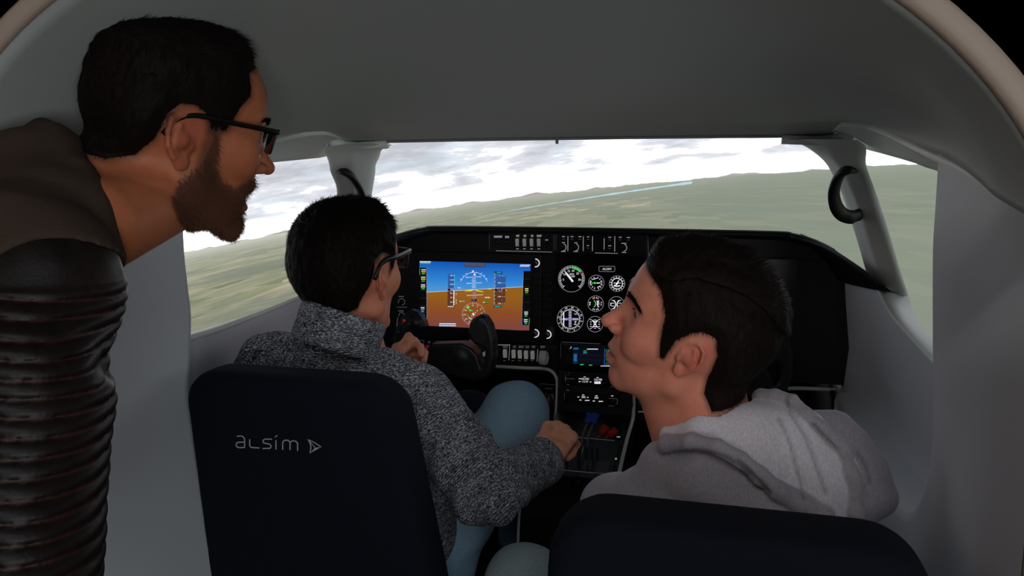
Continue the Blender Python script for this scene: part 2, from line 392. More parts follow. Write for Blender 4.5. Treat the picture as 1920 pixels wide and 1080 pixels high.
# side walls: proud rear column with the curved cut-out edge
EDGE=[(1.012,1.280),(1.010,1.25),(1.008,1.20),(1.012,1.142),(1.024,1.09),(1.036,1.041),(1.036,.98),(1.030,.935),(1.037,.89),(1.063,.845),(1.10,.813),(1.15,.793),(1.25,.784),(1.40,.783),(1.60,.785),(1.78,.790)]
XW=lambda z:.53-.022*sstep0((z-.96)/.24)
E2=[(p[1],p[2]) for p in smooth_path([(0,a,b) for a,b in EDGE],4)]
def inset(pts,d):
    P=np.array(pts); t=np.gradient(P,axis=0); n=np.stack([-t[:,1],t[:,0]],1); n/=np.linalg.norm(n,axis=1,keepdims=True)
    if n[0,0]>0: n=-n
    return P+n*d
for sgn,side in((-1,'left'),(1,'right')):
    r=[]
    for d,x in((0,.60),(0,.548),(.003,.538),(.009,.532),(.018,.530)):
        r.append([((x-.53+XW(b))*sgn,a,b) for a,b in inset(E2,d)])
    vs,fs=loft(r); n0=len(vs)
    inner=[(XW(b)*sgn,a,b) for a,b in inset(E2,.018)]
    # fill from the inset edge back to the rear arch, as columns
    m=len(inner); k=12; outer=[]
    for i,(x,a,bz) in enumerate(inner):
        s_=i/(m-1)
        # walk along the boundary: lip line rearwards, rear edge down, floor forwards
        L=[]
        for yy in np.linspace(.97,.64,10): hx,zz=lip(yy); L.append((hx*sgn,yy,zz))
        L+=[((.52-.02*sgn)*sgn,.64,z_) for z_ in np.linspace(1.15,.02,12)]+[(.53*sgn,y_,0.0) for y_ in np.linspace(.8,1.78,8)]
        n1=int(m*.34); n2=int(m*.36); outer=np.concatenate([resample(L[:10],n1+1)[:-1],resample(L[9:22],n2+1)[:-1],resample(L[21:],m-n1-n2)])
    rows_=[[tuple(np.array(inner[i])*(1-t)+np.array(outer[i])*t) for i in range(m)] for t in np.linspace(0,1,k+1)]
    for j in range(1,k):     # keep the panel plane, curve only near the rear edge
        pass
    v2,f2=loft(rows_); vs+=v2; fs+=[tuple(i+n0 for i in f) for f in f2]
    o=mesh('wall_'+side,vs,fs,LIN,None,True); struct(o,'smooth grey %s side wall of the cabin'%side)
    # recessed side panel below the window
    top=[(1.02,.99),(1.16,.990),(1.211,.993),(1.30,.998),(1.408,1.006),(1.479,1.012),(1.54,1.025),(1.615,1.042),(1.70,1.06),(1.80,1.08),(1.90,1.09),(2.15,1.09)]
    g=[]
    for y_,z_ in top:
        row=[]; xx=.572-(.036*sstep0((y_-1.60)/.2))
        for q in range(12):
            t=q/11; zz=z_*(1-t); row.append(((xx+.022*math.sin(math.pi*min(1,(z_-zz)/.42))**2)*sgn,y_,zz))
        g.append(row)
    vs,fs=loft(g); o=mesh('trim_3' if sgn<0 else 'trim_4',vs,fs,LIN,None,True); struct(o,'pale grey recessed panel under the %s side window'%side)
    # sill
    hi=[(1.02,.985),(1.163,.980),(1.387,.984),(1.489,.990),(1.55,1.000),(1.58,1.012),(1.605,1.026)]
    A=resample([(.572*sgn,a,b) for a,b in top[:8]],24); B=resample([(.625*sgn,a,b) for a,b in hi],24)
    sr=[A+np.array([0,0,-.004]),A+np.array([-.004*sgn,0,.0]),A+np.array([-.002*sgn,0,.005]),(A+B)/2+np.array([0,0,.005]),B+np.array([0,0,.004]),B+np.array([.004*sgn,0,-.01])]
    vs,fs=loft(sr); o=mesh('window_1' if sgn<0 else 'window_2',vs,fs,TRM,None,True); struct(o,'light sill of the %s side window'%side)
    # top band above the window
    LA=[(p[0]*sgn,p[1],p[2]) for p in LIPS[::-1] if p[1]>.66]
    WT=[tuple(U(1600,272,Y=1.46)),tuple(U(1618,279,Y=1.50)),tuple(U(1650,287,Y=1.48)),tuple(U(1689,298,X=.522)),tuple(U(1722,308,X=.522)),tuple(U(1735,314,X=.522)),(.522,1.05,1.262),(.53,.90,1.235),(.53,.68,1.19)]
    WT=[(p[0]*sgn,p[1],p[2]) for p in WT]
    A=resample(LA,30); B=resample(WT,30)
    inn=np.array([-.004*sgn,-.003,-.003])
    rr=[A+np.array([0,0,.012]),A,A+inn*1.4+np.array([0,0,-.002]),A*.93+B*.07+inn,A*.6+B*.4+inn*.5,A*.2+B*.8,B,B+np.array([.02*sgn,.01,0])]
    vs,fs=loft(rr); o=mesh('trim_5' if sgn<0 else 'trim_6',vs,fs,TRM if 1 else LIN,None,True); struct(o,'curved molding over the %s side window'%side)
    # A-pillar
    FE=[(1462,262,1.45),(1502,271,1.49),(1529,287,1.545),(1547,304,1.57),(1558,322,1.60),(1578,362,1.64),(1596,416,1.67),(1611,464,1.69),(1624,510,1.71),(1632,540,1.72)]
    RE=[(1600,262,1.40),(1614,272,1.42),(1617,284,1.44),(1616,300,1.455),(1619,318,1.47),(1635.6,362,1.56),(1658,429,1.59),(1680,504,1.60),(1694,546,1.60),(1697,556,1.60)]
    Fp=[U(a,b,Y=y_) for a,b,y_ in FE]; Rp=[U(a,b,Y=y_) for a,b,y_ in RE]
    Fp=np.array(smooth_path(Fp,4)); Rp=np.array(smooth_path(Rp,4)); Fp=resample(Fp,34); Rp=resample(Rp,34)
    Fp[:,0]*=sgn; Rp[:,0]*=sgn
    rr=[]; inn=np.array([-.6*sgn,-.8,0])
    for t in np.linspace(0,1,13):
        bul=.022*math.sin(math.pi*t)**.7+( .006*math.exp(-((t-.62)/.10)**2) )
        rr.append(Fp*(1-t)+Rp*t+inn*bul)
    rr=[Fp+np.array([.006*sgn,.02,0])]+rr+[Rp+np.array([.008*sgn,.010,0])]
    vs,fs=loft(rr); o=mesh('trim_7' if sgn<0 else 'trim_8',vs,fs,TRM,None,True); struct(o,'flared light grey post between windscreen and %s window'%side)
    b=MB(); b.tube([(p[0]*sgn,p[1],p[2]) for p in (U(1592,254,Y=1.40),U(1566,260,Y=1.43),U(1540,263,Y=1.44),U(1500,262,Y=1.44),U(1466,261,Y=1.44))],.0115,8,flat=.75); c_=b.build('pillar_cap',TRM,o,smooth=True)
    # grab handle
    HP=[(1602,318,1.50),(1588,319,1.49),(1574,329,1.50),(1564,356,1.53),(1566,382,1.555),(1577,400,1.575),(1594,407,1.585),(1612,402,1.60)]
    hp=[U(a,b,Y=y_-.012) for a,b,y_ in HP]; hp=[(p[0]*sgn,p[1],p[2]) for p in smooth_path(hp,5)]
    b=MB(); b.tube(hp,[.0115]*4+[.0135]*(len(hp)-8)+[.012]*4,10,flat=.62)
    h=b.build('grab_handle',mat('strap_black','0a0a0b',.5),o,smooth=True); h['label']='black curved grab handle'
# floor, lower front bulkhead
o=mesh('floor',[(-2.4,-1.6,0),(2.4,-1.6,0),(2.4,3.9,0),(-2.4,3.9,0)],[(0,1,2,3)],FLR); struct(o,'black floor')
b=MB(); b.box((0,2.16,.42),(.58,.015,.42)); struct(b.build('wall_front',mat('footwell_black','060607',.9)),'black footwell bulkhead behind the pedals')
# ---------------------------------------------------------------- instrument panel
class Flat:
    "flat print on a real surface; coordinates in photo pixels, mapped to the surface"
    def __init__(s,fmap,nrm,step=.0003): s.f=fmap; s.n=np.array(nrm,float); s.b=MB(); s.lay=0; s.step=step; s.mats=[]; s.T=lambda x,y:(x,y)
    def mi(s,m):
        if m not in s.mats: s.mats.append(m)
        return s.mats.index(m)
    def poly(s,pts,m,lay=1):
        P=[s.f(*s.T(*p))+s.n*s.step*lay for p in pts]; s.b.add(P,[tuple(range(len(P)))],s.mi(m))
    def rect(s,x0,y0,x1,y1,m,lay=1): s.poly([(x0,y0),(x1,y0),(x1,y1),(x0,y1)],m,lay)
    def line(s,a,b,w,m,lay=1):
        a=np.array(a,float); b=np.array(b,float); d=(b-a)/np.linalg.norm(b-a); n=np.array([-d[1],d[0]])*w/2
        s.poly([a+n,b+n,b-n,a-n],m,lay)
    def path(s,pts,w,m,lay=1):
        for i in range(len(pts)-1): s.line(pts[i],pts[i+1],w,m,lay)
    def arc(s,c,r,a0,a1,w,m,lay=1,n=24):
        P=[]; 
        for i in range(n+1):
            a=R(a0+(a1-a0)*i/n); P.append((math.cos(a),math.sin(a)))
        for i in range(n):
            s.poly([(c[0]+P[i][0]*(r-w/2),c[1]-P[i][1]*(r-w/2)),(c[0]+P[i+1][0]*(r-w/2),c[1]-P[i+1][1]*(r-w/2)),(c[0]+P[i+1][0]*(r+w/2),c[1]-P[i+1][1]*(r+w/2)),(c[0]+P[i][0]*(r+w/2),c[1]-P[i][1]*(r+w/2))],m,lay)
    def disc(s,c,r,m,lay=1,n=28): s.poly([(c[0]+r*math.cos(2*math.pi*i/n),c[1]+r*math.sin(2*math.pi*i/n)) for i in range(n)],m,lay)
    def tick(s,c,r0,r1,a,w,m,lay=1):
        a=R(a); s.line((c[0]+r0*math.cos(a),c[1]-r0*math.sin(a)),(c[0]+r1*math.cos(a),c[1]-r1*math.sin(a)),w,m,lay)
    def text(s,t,x,y,size,m,lay=2,align='CENTER',rot=0,sx=1.0):
        cu=bpy.data.curves.new('t','FONT'); cu.body=t; cu.size=1; cu.align_x=align; cu.align_y='CENTER'; cu.resolution_u=2
        o=bpy.data.objects.new('t',cu); COL.objects.link(o); dg=bpy.context.evaluated_depsgraph_get(); me=bpy.data.meshes.new_from_object(o.evaluated_get(dg))
        c_,s_=math.cos(R(rot)),math.sin(R(rot)); P=[]
        for v in me.vertices:
            u,vv=v.co.x*size*sx,v.co.y*size; P.append(s.f(*s.T(x+u*c_-vv*s_,y-(u*s_+vv*c_)))+s.n*s.step*lay)
        s.b.add(P,[tuple(p.vertices) for p in me.polygons],s.mi(m))
        bpy.data.objects.remove(o); bpy.data.curves.remove(cu); bpy.data.meshes.remove(me)
    def build(s,name,parent):
        o=s.b.build(name,s.mats,parent,fix=False)
        if name!='embroidered_logo': o['kind']='stuff'
        return o
def E_(name,col,k=1.0): return mat('lit_'+name,col,.5,emit=k)
WHT=E_('white','f2f0f5',.85); WH2=E_('soft_white','b9b8bd',.55); GRN=E_('green','3ddc55',.8); CYN=E_('cyan','35c6d8',.8); YEL=E_('yellow','f0e020',.9); MAG=E_('lilac','b48ad8',.8); RED=E_('red','e03028',.8); BLKs=E_('screen_black','050508',.3); BLU=E_('blue','2f7fd0',.8)
PRT=mat('printed_label_white','c6c6cc',.5,emit=.45); PRT2=mat('printed_label_grey','77777c',.5,emit=.3); PBK=mat('panel_black','0b0c0f',.42,0,(700,.25,.0002),vary=.1); PDK=mat('panel_satin','15161a',.38,0,(700,.2,.0002))
SWW=mat('switch_cream','e2e3da',.4,emit=.10); SWR=mat('switch_red','a83038',.4,emit=.15); KBL=mat('knob_black','08080a',.35); WTR=mat('cutout_trim_white','e4e5dd',.5)
def onY(y): return lambda px,py:U(px,py,Y=y)
pan=thing('instrument_panel','black twin-engine instrument panel with colour flight display, round gauges and switch rows','instrument panel',(0,1.82,.70))
PY=1.80
# face plate
top=[(-.56,1.06),(-.52,1.095),(-.48,1.118),(-.42,1.132),(-.38,1.135),(.0,1.137),(.40,1.133),(.443,1.129),(.48,1.118),(.52,1.095),(.56,1.06)]
pl=[(x,PY+.004,z) for x,z in top]+[(.56,PY+.004,.80),(.10,PY+.004,.80),(.10,PY+.004,.70),(-.09,PY+.004,.70),(-.09,PY+.004,.80),(-.56,PY+.004,.80)]
b=MB(); b.slab(pl,(0,.06,0)); b.build('panel_face',PBK,pan)
# glareshield
GE=[(-.575,1.50,1.052),(-.565,1.54,1.064),(-.53,1.62,1.090),(-.50,1.69,1.110),(-.47,1.745,1.124),(-.43,1.778,1.1345),(-.37,1.788,1.139),(0,1.79,1.140),(.37,1.788,1.139),(.43,1.778,1.1345),(.47,1.745,1.124),(.50,1.69,1.110),(.53,1.62,1.090),(.565,1.54,1.064),(.575,1.50,1.052)]
GE=[tuple(p) for p in smooth_path(GE,6)]; A=np.array(GE)
tpr=np.array([sstep0(min(i,len(A)-1-i)/9) for i in range(len(A))])[:,None]
def fwdrow(A,y,dz,k):
    B=A.copy(); B[:,1]=A[:,1]*(1-k)+y*k; B[:,2]+=dz; return B if dz<-.03 or k==.25 else A+(B-A)*tpr
rr=[fwdrow(A,1.82,-.020,.6),fwdrow(A,1.82,-.013,.02),A+np.array([0,-.002,-.008])*tpr,A+np.array([0,-.001,-.002])*tpr,A+np.array([0,.003,0])*tpr,fwdrow(A,2.12,-.012,.25),fwdrow(A,2.12,-.055,.9)]
vs,fs=loft(rr); n_g=0; o=mesh('glareshield',vs,fs,mat('hood_black','121316',.5,0,(400,.4,.0004)),pan,True)
b=MB(); b.tube([(p[0]*1.0,p[1]-.0015,p[2]+.0008) for p in GE[18:-18]],.0016,6); b.build('glareshield_edge',mat('hood_edge_grey','8a8d90',.4),pan)
for sg in(-1,1):
    ra=[U(1500,438,Y=1.786),U(1540,453,Y=1.74),U(1570,474,Y=1.68),U(1600,496,Y=1.62),U(1635,520,Y=1.56),U(1660,538,Y=1.515),U(1669,543,Y=1.50)]
    la=[U(1500,450,Y=1.80),U(1540,478,Y=1.80),U(1572,527,Y=1.80),U(1596,534,Y=1.73),U(1628,541,Y=1.64),U(1655,545,Y=1.55),U(1669,545,Y=1.502)]
    ra=resample(ra,14); la=resample(la,14); q=[ra,(ra*.65+la*.35)+np.array([.003,.006,0]),(ra*.3+la*.7)+np.array([.003,.006,0]),la,la+np.array([.02,.02,-.006])]
    q=[[(p[0]*sg,p[1],p[2]) for p in r_] for r_ in q]; v_,f_=loft(q); mesh('glareshield_cheek',v_,f_,MATS['hood_black'],pan,True)
    b=MB(); b.box((sg*.528,1.96,.395),(.004,.185,.395)); b.build('footwell_side',mat('footwell_dark','08080a',.9),pan)
# seams of the hood fascia
f=Flat(onY(PY+.002),(0,-1,0))
f.line((768,473),(1210,483),1.2,mat('seam_black','020203',.6)); f.line((1370,487),(1560,488),1.2,MATS['seam_black']); f.rect(1490,489,1566,665,PDK,.6)
f.path([(1215,441),(1216,480),(1213,482),(1100,480)],.8,PRT2)
f.line((1150,482),(1215,487),1.6,mat('strip_bronze','4a4038',.4))
f.build('fascia_seam',pan)
# upper modules
def plate(name,x0,y0,x1,y1,depth,parent=None,m=PDK,y=None):
    y=PY if y is None else y; P=[U(x0,y0,Y=y),U(x1,y0,Y=y),U(x1,y1,Y=y),U(x0,y1,Y=y)]
    a=(P[0]+P[2])/2; hx=(P[1][0]-P[0][0])/2; hz=(P[0][2]-P[3][2])/2
    b=MB(); b.box((a[0],y-depth/2+.004,a[2]),(abs(hx),depth/2,abs(hz)),bev=min(.002,depth*.4)); return b.build(name,m,parent or pan)
up1=plate('switch_module',917,437,1040,475,.012); up2=plate('avionics_module',1043,438,1215,478,.012)
f=Flat(onY(PY-.0085),(0,-1,0)); f.T=lambda x,y:(900+x/6,420+y/6)
f.line((180,300),(808,316),4,PRT); f.line((105,120),(105,285),2.5,PRT2); f.line((838,120),(838,300),2,PRT2); f.line((100,92),(830,104),1.5,PRT2)
rg=random.Random(4)
def marks(f,x,y,w,h,m,n=2,lay=1):
    "rows of tiny illegible lettering"
    for r in range(n):
        yy=y-h/2+h*(r+.5)/n; q=x-w/2+rg.random()*w*.08; e=x+w/2-rg.random()*w*.15*r
        while q<e:
            l=h/n*(.45+rg.random()*.5); f.rect(q,yy-h/n*.36,min(q+l,e),yy+h/n*.30,m,lay); q+=l+h/n*.14
marks(f,203,143,95,26,PRT); marks(f,305,146,48,26,PRT)
for x,w in((425,38),(506,32),(586,30),(667,56)): marks(f,x,134,w,26,PRT); 
for x in(422,500,580,662): marks(f,x,280,28,14,PRT,1)
marks(f,750,180,36,14,PRT,1)
f.build('module_lettering',up1)
f=Flat(onY(PY-.0085),(0,-1,0)); f.T=lambda x,y:(900+x/6,420+y/6)
for x,y0,y1 in((990,135,303),(1163,138,305),(1267,138,305),(1398,162,287),(1517,138,310)): f.line((x,y0),(x-2,y1),7,PRT)
for x,y,w in((940,142,34),(1035,142,32),(1124,143,34),(1217,145,26),(1214,242,26),(1460,150,36),(1458,246,36),(1578,150,34),(1670,152,34),(938,210,34),(1078,212,36),(1620,218,56)):
    marks(f,x,y,w,14,PRT,1); 
    if y<200 or x in(1214,1458): f.line((x-14,y+28),(x+14,y+28),5,PRT2)
for x in(938,1078,1620): f.arc((x-8,262 if x<1600 else 266),40,-85,70,7,PRT); f.line((x-26,308 if x<1600 else 320),(x+26,309 if x<1600 else 321),7,PRT)
f.line((1295,325),(1550,331),5,PRT); f.line((855,115),(855,300),2,PRT2)
f.build('module_lettering',up2)
def rocker(cx,cy,w,h,m,parent,y=PY,dep=.010,tilt=12):
    c=U(cx,cy,Y=y-dep*.4); k=y/FPX*1.03; b=MB(); rot=Matrix.Rotation(R(tilt),3,'X'); b.box(c,(w*k/2,dep/2,h*k/2),rot,.0008); o=b.build('rocker_switch',m,parent); return o
for x in(418.5,500,580,661): rocker(900+x/6,420+207/6,6.2,14,SWW,up1,PY-.006,.006)['label']='grey rocker switch'
def knob(cx,cy,rpx,parent,m=KBL,name='knob',y=PY,h=.012,ring=None):
    c=U(cx,cy,Y=y); r=rpx*y/FPX; b=MB(); b.lathe(c,(0,-1,0),[(r,0),(r,h*.5),(r*.82,h*.6),(r*.8,h),(r*.6,h*1.05)],20); return b.build(name,m,parent,angle=35)
for x,y in((932,453.5),(949,453.5)): knob(x,y,4.2,up1,y=PY-.006)
knob(1024,455,3,up1,y=PY-.006)
for x,y in((1056,463.5),(1079,463.5),(1169,464.5)): knob(x,y,4.6,up2,y=PY-.006,h=.008)
# main flight display
DY=PY-.006
dsp=plate('flight_display',764,478,1016,636,.014,m=mat('bezel_black','090a0c',.4))
Z4=lambda x,y:(780+x/6.748,480+y/6.75)
def gradmat(name,stops,z0,z1,k):
    m=bpy.data.materials.new(name); m.use_nodes=True; nt=m.node_tree; b=nt.nodes['Principled BSDF']; b.inputs['Base Color'].default_value=(.01,.01,.01,1); b.inputs['Roughness'].default_value=.25
    tc=nt.nodes.new('ShaderNodeTexCoord'); s=nt.nodes.new('ShaderNodeSeparateXYZ'); mr=nt.nodes.new('ShaderNodeMapRange'); cr=nt.nodes.new('ShaderNodeValToRGB')
    mr.inputs[1].default_value=z0; mr.inputs[2].default_value=z1; e=cr.color_ramp.elements
    while len(e)<len(stops): e.new(.5)
    for q,(p,c) in zip(e,stops): q.position=p; q.color=lin(c)
    nt.links.new(tc.outputs['Object'],s.inputs[0]); nt.links.new(s.outputs[2],mr.inputs[0]); nt.links.new(mr.outputs[0],cr.inputs[0]); nt.links.new(cr.outputs[0],b.inputs['Emission Color']); b.inputs['Emission Strength'].default_value=k
    return m
SKYD=gradmat('display_sky',[(0,'5a9fd8'),(.45,'2f86d8'),(1,'0b55b8')],.970,1.052,.95); GRD=gradmat('display_ground',[(0,'7d4440'),(.5,'8c4c24'),(1,'96601a')],.887,.972,.95)
f=Flat(onY(DY-.0045),(0,-1,0),.00025); f.T=Z4
f.poly([(45,62),(1450,103),(1432,942),(140,905),(40,880)],BLKs,0)
f.poly([(45,62),(1450,103),(1448,190),(1360,190),(1355,390),(135,458),(135,150),(45,148)],SKYD,1); f.poly([(135,458),(1355,390),(1340,790),(1340,938),(1430,942),(1430,880),(1340,880),(1340,942),(140,882)],GRD,1)
f.poly([(1340,880),(1434,880),(1432,942),(1340,940)],GRD,1.1)
f.line((135,458),(1355,390),4,WHT,2); f.line((135,150),(140,882),4,WH2,2); f.line((1360,200),(1340,780),3,WH2,2)
BOX=mat('display_box','0b0b10',.4,emit=.2); TAPE=E_('tape_blue','2c62a8',.75); TAPB=E_('tape_brown','6a3c1e',.7)
f.rect(48,152,132,880,BLKs,2)
for y in(245,340,435,530,625,718): f.rect(48,y,132,y+5,E_('dim_grey','3c3c44',.4),3)
f.line((48,155),(48,238),5,GRN,3)
def blk(x,y,cols,w=58):
    for i,c in enumerate(cols): marks(f,x,y+i*24,w*(1-.25*(i==len(cols)-1)),19,c,1,4)
blk(95,175,[WHT,YEL,GRN]); blk(92,270,[WHT,YEL,GRN],56); blk(90,366,[WHT,WHT,GRN],56); blk(85,655,[WHT,MAG,GRN],48); blk(98,748,[WHT],26)
f.poly([(1360,192),(1442,194),(1430,880),(1345,880)],BLKs,2)
for y in(287,386,484,583,682,779): f.rect(1358,y,1438,y+5,MATS['lit_dim_grey'],3)
blk(1400,415,[WHT,YEL,GRN],44); blk(1393,710,[WHT,WHT,GRN],48); blk(1390,806,[WHT,WHT,GRN],48)
f.line((1345,785),(1342,875),5,BLU,3); f.line((1345,875),(1430,878),4,BLU,3); f.line((1436,790),(1430,875),5,GRN,3)
marks(f,120,75,140,24,WHT,1,3); marks(f,118,94,132,14,GRN,1,3); marks(f,1380,122,138,30,WHT,2,3)
GRY=E_('flap_grey','5b5b78',.6); f.poly([(608,84),(880,90),(878,132),(868,140),(620,135),(610,128)],GRY,2); f.path([(608,84),(610,128),(620,135),(868,140),(878,132),(880,90)],4,BLKs,3)
# bank arc and pitch ladder
f.arc((735,385),178,18+2,160,4,WHT,3)
for a in(30,45,60,80,100,120,135,150): f.tick((735,385),178,200 if a in(30,60,120,150,45,135) else 188,a+1,4,WHT,3)
f.poly([(707,182),(737,184),(722,210)],WHT,3); f.poly([(726,246),(760,248),(742,212)],WHT,3)
for y,w,x in((266,75,728),(342,75,735),(495,78,743)):
    f.line((x-w,y+4),(x+w,y-4),5,WHT,3); f.text({266:'20',342:'10',495:'10'}[y],x-w-12,y+4,26,WHT,4); f.text({266:'20',342:'10',495:'10'}[y],x+w+12,y-4,26,WHT,4)
for y,w in((288,22),(307,28),(325,20),(364,22),(383,30),(402,20)): f.line((733-w,y+1),(733+w,y-1),5,WHT,3)
for y,w in((437,18),(460,30),(478,18),(515,20),(533,32)): f.line((740-w,y+1),(740+w,y-1),5,MAG,3)
f.poly([(735,424),(620,440),(618,447),(705,443)],YEL,4); f.poly([(742,424),(855,450),(852,457),(770,444)],YEL,4); f.line((527,402),(570,404),7,WHT,4); f.line((897,414),(950,420),7,YEL,4)
# speed tape
f.rect(405,226,485,410,TAPE,2); f.rect(400,440,482,625,TAPB,2); f.rect(396,628,484,650,BLKs,2)
for y,t in((246,'120'),(303,'110'),(358,'100'),(472,'80'),(527,'70'),(583,'60')): f.text(t,447,y,26,WHT,4); f.line((470,y),(490,y),4,WHT,4)
f.line((486,235),(484,410),6,CYN,3); f.line((481,440),(479,625),11,WHT,3); f.rect(404,410,462,438,BLKs,4); f.text('90',448,424,26,WHT,5); f.path([(404,410),(462,408),(474,424),(462,440)],4,MAG,5)
for y in(480,558,592): f.arc((502,y),12,-80,80,4,WHT,4,8)
marks(f,440,639,78,16,WHT,1,5)
# altitude tape
f.rect(992,240,1136,402,TAPE,2); f.rect(985,445,1132,612,TAPB,2); f.rect(992,197,1092,224,BLKs,4); marks(f,1052,210,60,18,CYN,1,5); f.rect(985,628,1078,652,BLKs,4); marks(f,1032,640,72,18,CYN,1,5)
for k,y in enumerate(range(215,400,18)): f.line((992,y),(1002 if k%3 else 1012,y),4,WHT,4)
for k,y in enumerate(range(450,625,16)): f.line((985,y),(995 if k%3 else 1005,y),4,WHT,4)
for y,t,c in((252,'1100',MAG),(340,'1000',WHT),(514,'1400',WHT),(600,'1300',WHT)): f.text(t,1055,y,24,c,4,sx=.9); f.line((1090,y),(1104,y),4,WHT,4); f.text('1' if y!=600 else '2',1122,y,22,WHT,4)
for y in(470,558): f.line((1084,y),(1098,y),4,MAG,4)
f.rect(1000,410,1050,440,BLKs,4); f.text('1',1032,425,26,WHT,5); f.rect(1052,402,1084,452,MAG,4); f.rect(1058,408,1078,446,E_('purple','4a2a70',.6),5); f.poly([(1095,430),(1110,421),(1150,422),(1152,440),(1110,441)],BLKs,4); marks(f,1140,432,24,12,WHT,1,5)
marks(f,905,525,66,18,WHT,1,4); marks(f,565,573,24,14,WHT,1,4); marks(f,602,571,36,18,CYN,1,4); marks(f,860,584,26,14,WHT,1,4); f.rect(876,572,916,596,BLKs,3); marks(f,896,584,36,18,GRN,1,4)
# compass rose
cc=(728,735); f.rect(702,542,768,572,BLKs,3); f.text('359°',735,556,26,MAG,5)
for a in range(0,360,10): f.tick(cc,134 if a%30 else 126,148,a+4,4 if a%30 else 5,WHT,3)
for k,t in enumerate(['33','30','27','24','21','S','15','12','E','6','3','N']):
    a=R(124+k*30); f.text(t,cc[0]+108*math.cos(a),cc[1]-108*math.sin(a),28,WHT,4)
f.poly([(634,640),(670,635),(650,672)],GRN,4); f.line((652,652),(690,690),8,GRN,4); f.line((676,690),(716,690),14,GRN,4); f.line((648,742),(716,825),5,GRN,4); f.line((668,780),(708,796),8,WHT,5)
f.line((728,716),(730,756),10,WHT,5); f.line((708,732),(750,738),8,WHT,5)
for x,y in((755,713),(777,691),(708,760)): f.disc((x,y),6,WHT,5,10)
marks(f,398,858,215,22,WHT,1,4); marks(f,398,882,215,18,WHT,1,4); f.rect(288,842,508,892,GRY,3)
f.build('screen_picture',dsp)
# soft keys and ringed knobs
f=Flat(onY(PY-.0105),(0,-1,0)); f.T=lambda x,y:(740+x/3.857,420+y/3.857)
for k in range(7):
    f.rect(1018,369+k*57-k*.3,1036,374+k*57,PRT,1); f.rect(1112,372+k*57,1130,377+k*57,PRT,1)
for k in range(6): f.rect(120,340+k*54,137,345+k*54,PRT,1)
f.build('key_mark',dsp)
for (x,y) in((1004,493),(1003,625),(1026,627)):
    b=MB(); c=U(x,y,Y=PY-.010); k=PY/FPX; P=[(c[0]+7.6*k*math.cos(R(a)),c[1],c[2]+7.6*k*math.sin(R(a))) for a in range(-100,101,12)]; b.tube(P,.0011,6); b.build('knob_ring',WHT,dsp)
    knob(x,y,6.2,dsp,y=PY-.008,h=.014)
for k in range(7):
    for xx in(1006,1030):
        c=U(xx,516+k*14.8,Y=PY-.010); b=MB(); b.box(c,(.0065,.003,.0042),bev=.001); b.build('soft_key',mat('key_dark','101114',.5),dsp)
    if k<6:
        c=U(773,508+k*14,Y=PY-.010); b=MB(); b.box(c,(.0065,.003,.0042),bev=.001); b.build('soft_key',MATS['key_dark'],dsp)
# strip between displays with left small instruments
f=Flat(onY(PY+.0015),(0,-1,0)); 
marks(f,752,556,10,3,PRT2,1); marks(f,752,583,10,3,PRT2,1); f.arc((753,566),6,-80,200,1.2,PRT2); f.line((744,576),(765,576),1,PRT2); f.arc((753,591),5,-80,200,1.2,PRT2); f.line((746,595),(744,612),1.4,PRT2)
f.build('panel_lettering',pan)
# gauge display
gd=plate('gauge_display',1037,487,1492,668,.010,m=mat('glass_black','0c0b0d',.22,spec=.6))
f=Flat(onY(PY-.0065),(0,-1,0)); f.T=lambda x,y:(1030+x/4.5,420+y/4.5)
f.rect(418,356,554,402,BLKs,1); f.path([(424,356),(548,357),(554,363),(553,395),(546,402),(424,400),(418,394),(419,362),(424,356)],2.6,WH2,2); f.text('ALSIM',486,380,25,WHT,3,sx=1.15)
def gauge(c,r): f.arc(c,r,0,360,3.2,WH2,2,40)
def hand(c,a,l,w,m=WHT):
    a=R(a); ca,sa=math.cos(a),-math.sin(a); n=(-sa,ca)
    f.poly([(c[0]+ca*l,c[1]+sa*l),(c[0]+ca*l*.55+n[0]*w,c[1]+sa*l*.55+n[1]*w),(c[0]-ca*l*.12+n[0]*w,c[1]-sa*l*.12+n[1]*w),(c[0]-ca*l*.12-n[0]*w,c[1]-sa*l*.12-n[1]*w),(c[0]+ca*l*.55-n[0]*w,c[1]+sa*l*.55-n[1]*w)],m,5)
c=(187,462); gauge(c,111)
for k in range(36):
    a=225-k*(270/35); f.tick(c,90 if k%5 else 84,106,a,4.5,WHT,3)
for t,k in(('5',5),('10',10),('15',15),('20',19),('25',24),('30',30)):
    a=R(225-k*(270/35)); f.text(t,c[0]+68*math.cos(a),c[1]-68*math.sin(a),24,WHT,4)
f.arc(c,95,88,40,17,GRN,4,12); f.tick(c,84,106,32,5,RED,5); f.text('RPM',190,424,20,WHT,4); f.text('x100',190,442,22,WHT,4,sx=1.2); hand((192,476),128,112,8)
# compass card / course indicator
c=(177,802); gauge(c,111); f.arc(c,78,0,360,3,WHT,3,36)
for k in range(36): f.tick(c,79,88 if k%3 else 92,k*10+3,3,WHT,4)
for k,t in enumerate(['N','3','6','E','12','15','S','21','24','W','30','33']):
    a=R(20-k*30); f.text(t,c[0]+97*math.cos(a),c[1]-97*math.sin(a),22,WHT,4,rot=20-k*30-90)
f.rect(163,730,189,870,E_('lilac_grey','8c80a8',.7),4); f.rect(105,793,250,811,MATS['lit_lilac_grey'],4); f.line((122,745),(122,860),8,WHT,5)
for y in(745,768,790,815,838,860): f.disc((176,y),4,YEL if y in(745,860) else WHT,6,8)
for x in(130,145,205,220,235): f.line((x,793),(x,812),3,WHT,6)
f.text('TO',222,760,18,WHT,5); f.poly([(212,820),(230,820),(221,835)],WHT,5); marks(f,218,845,20,12,WHT,1,5)
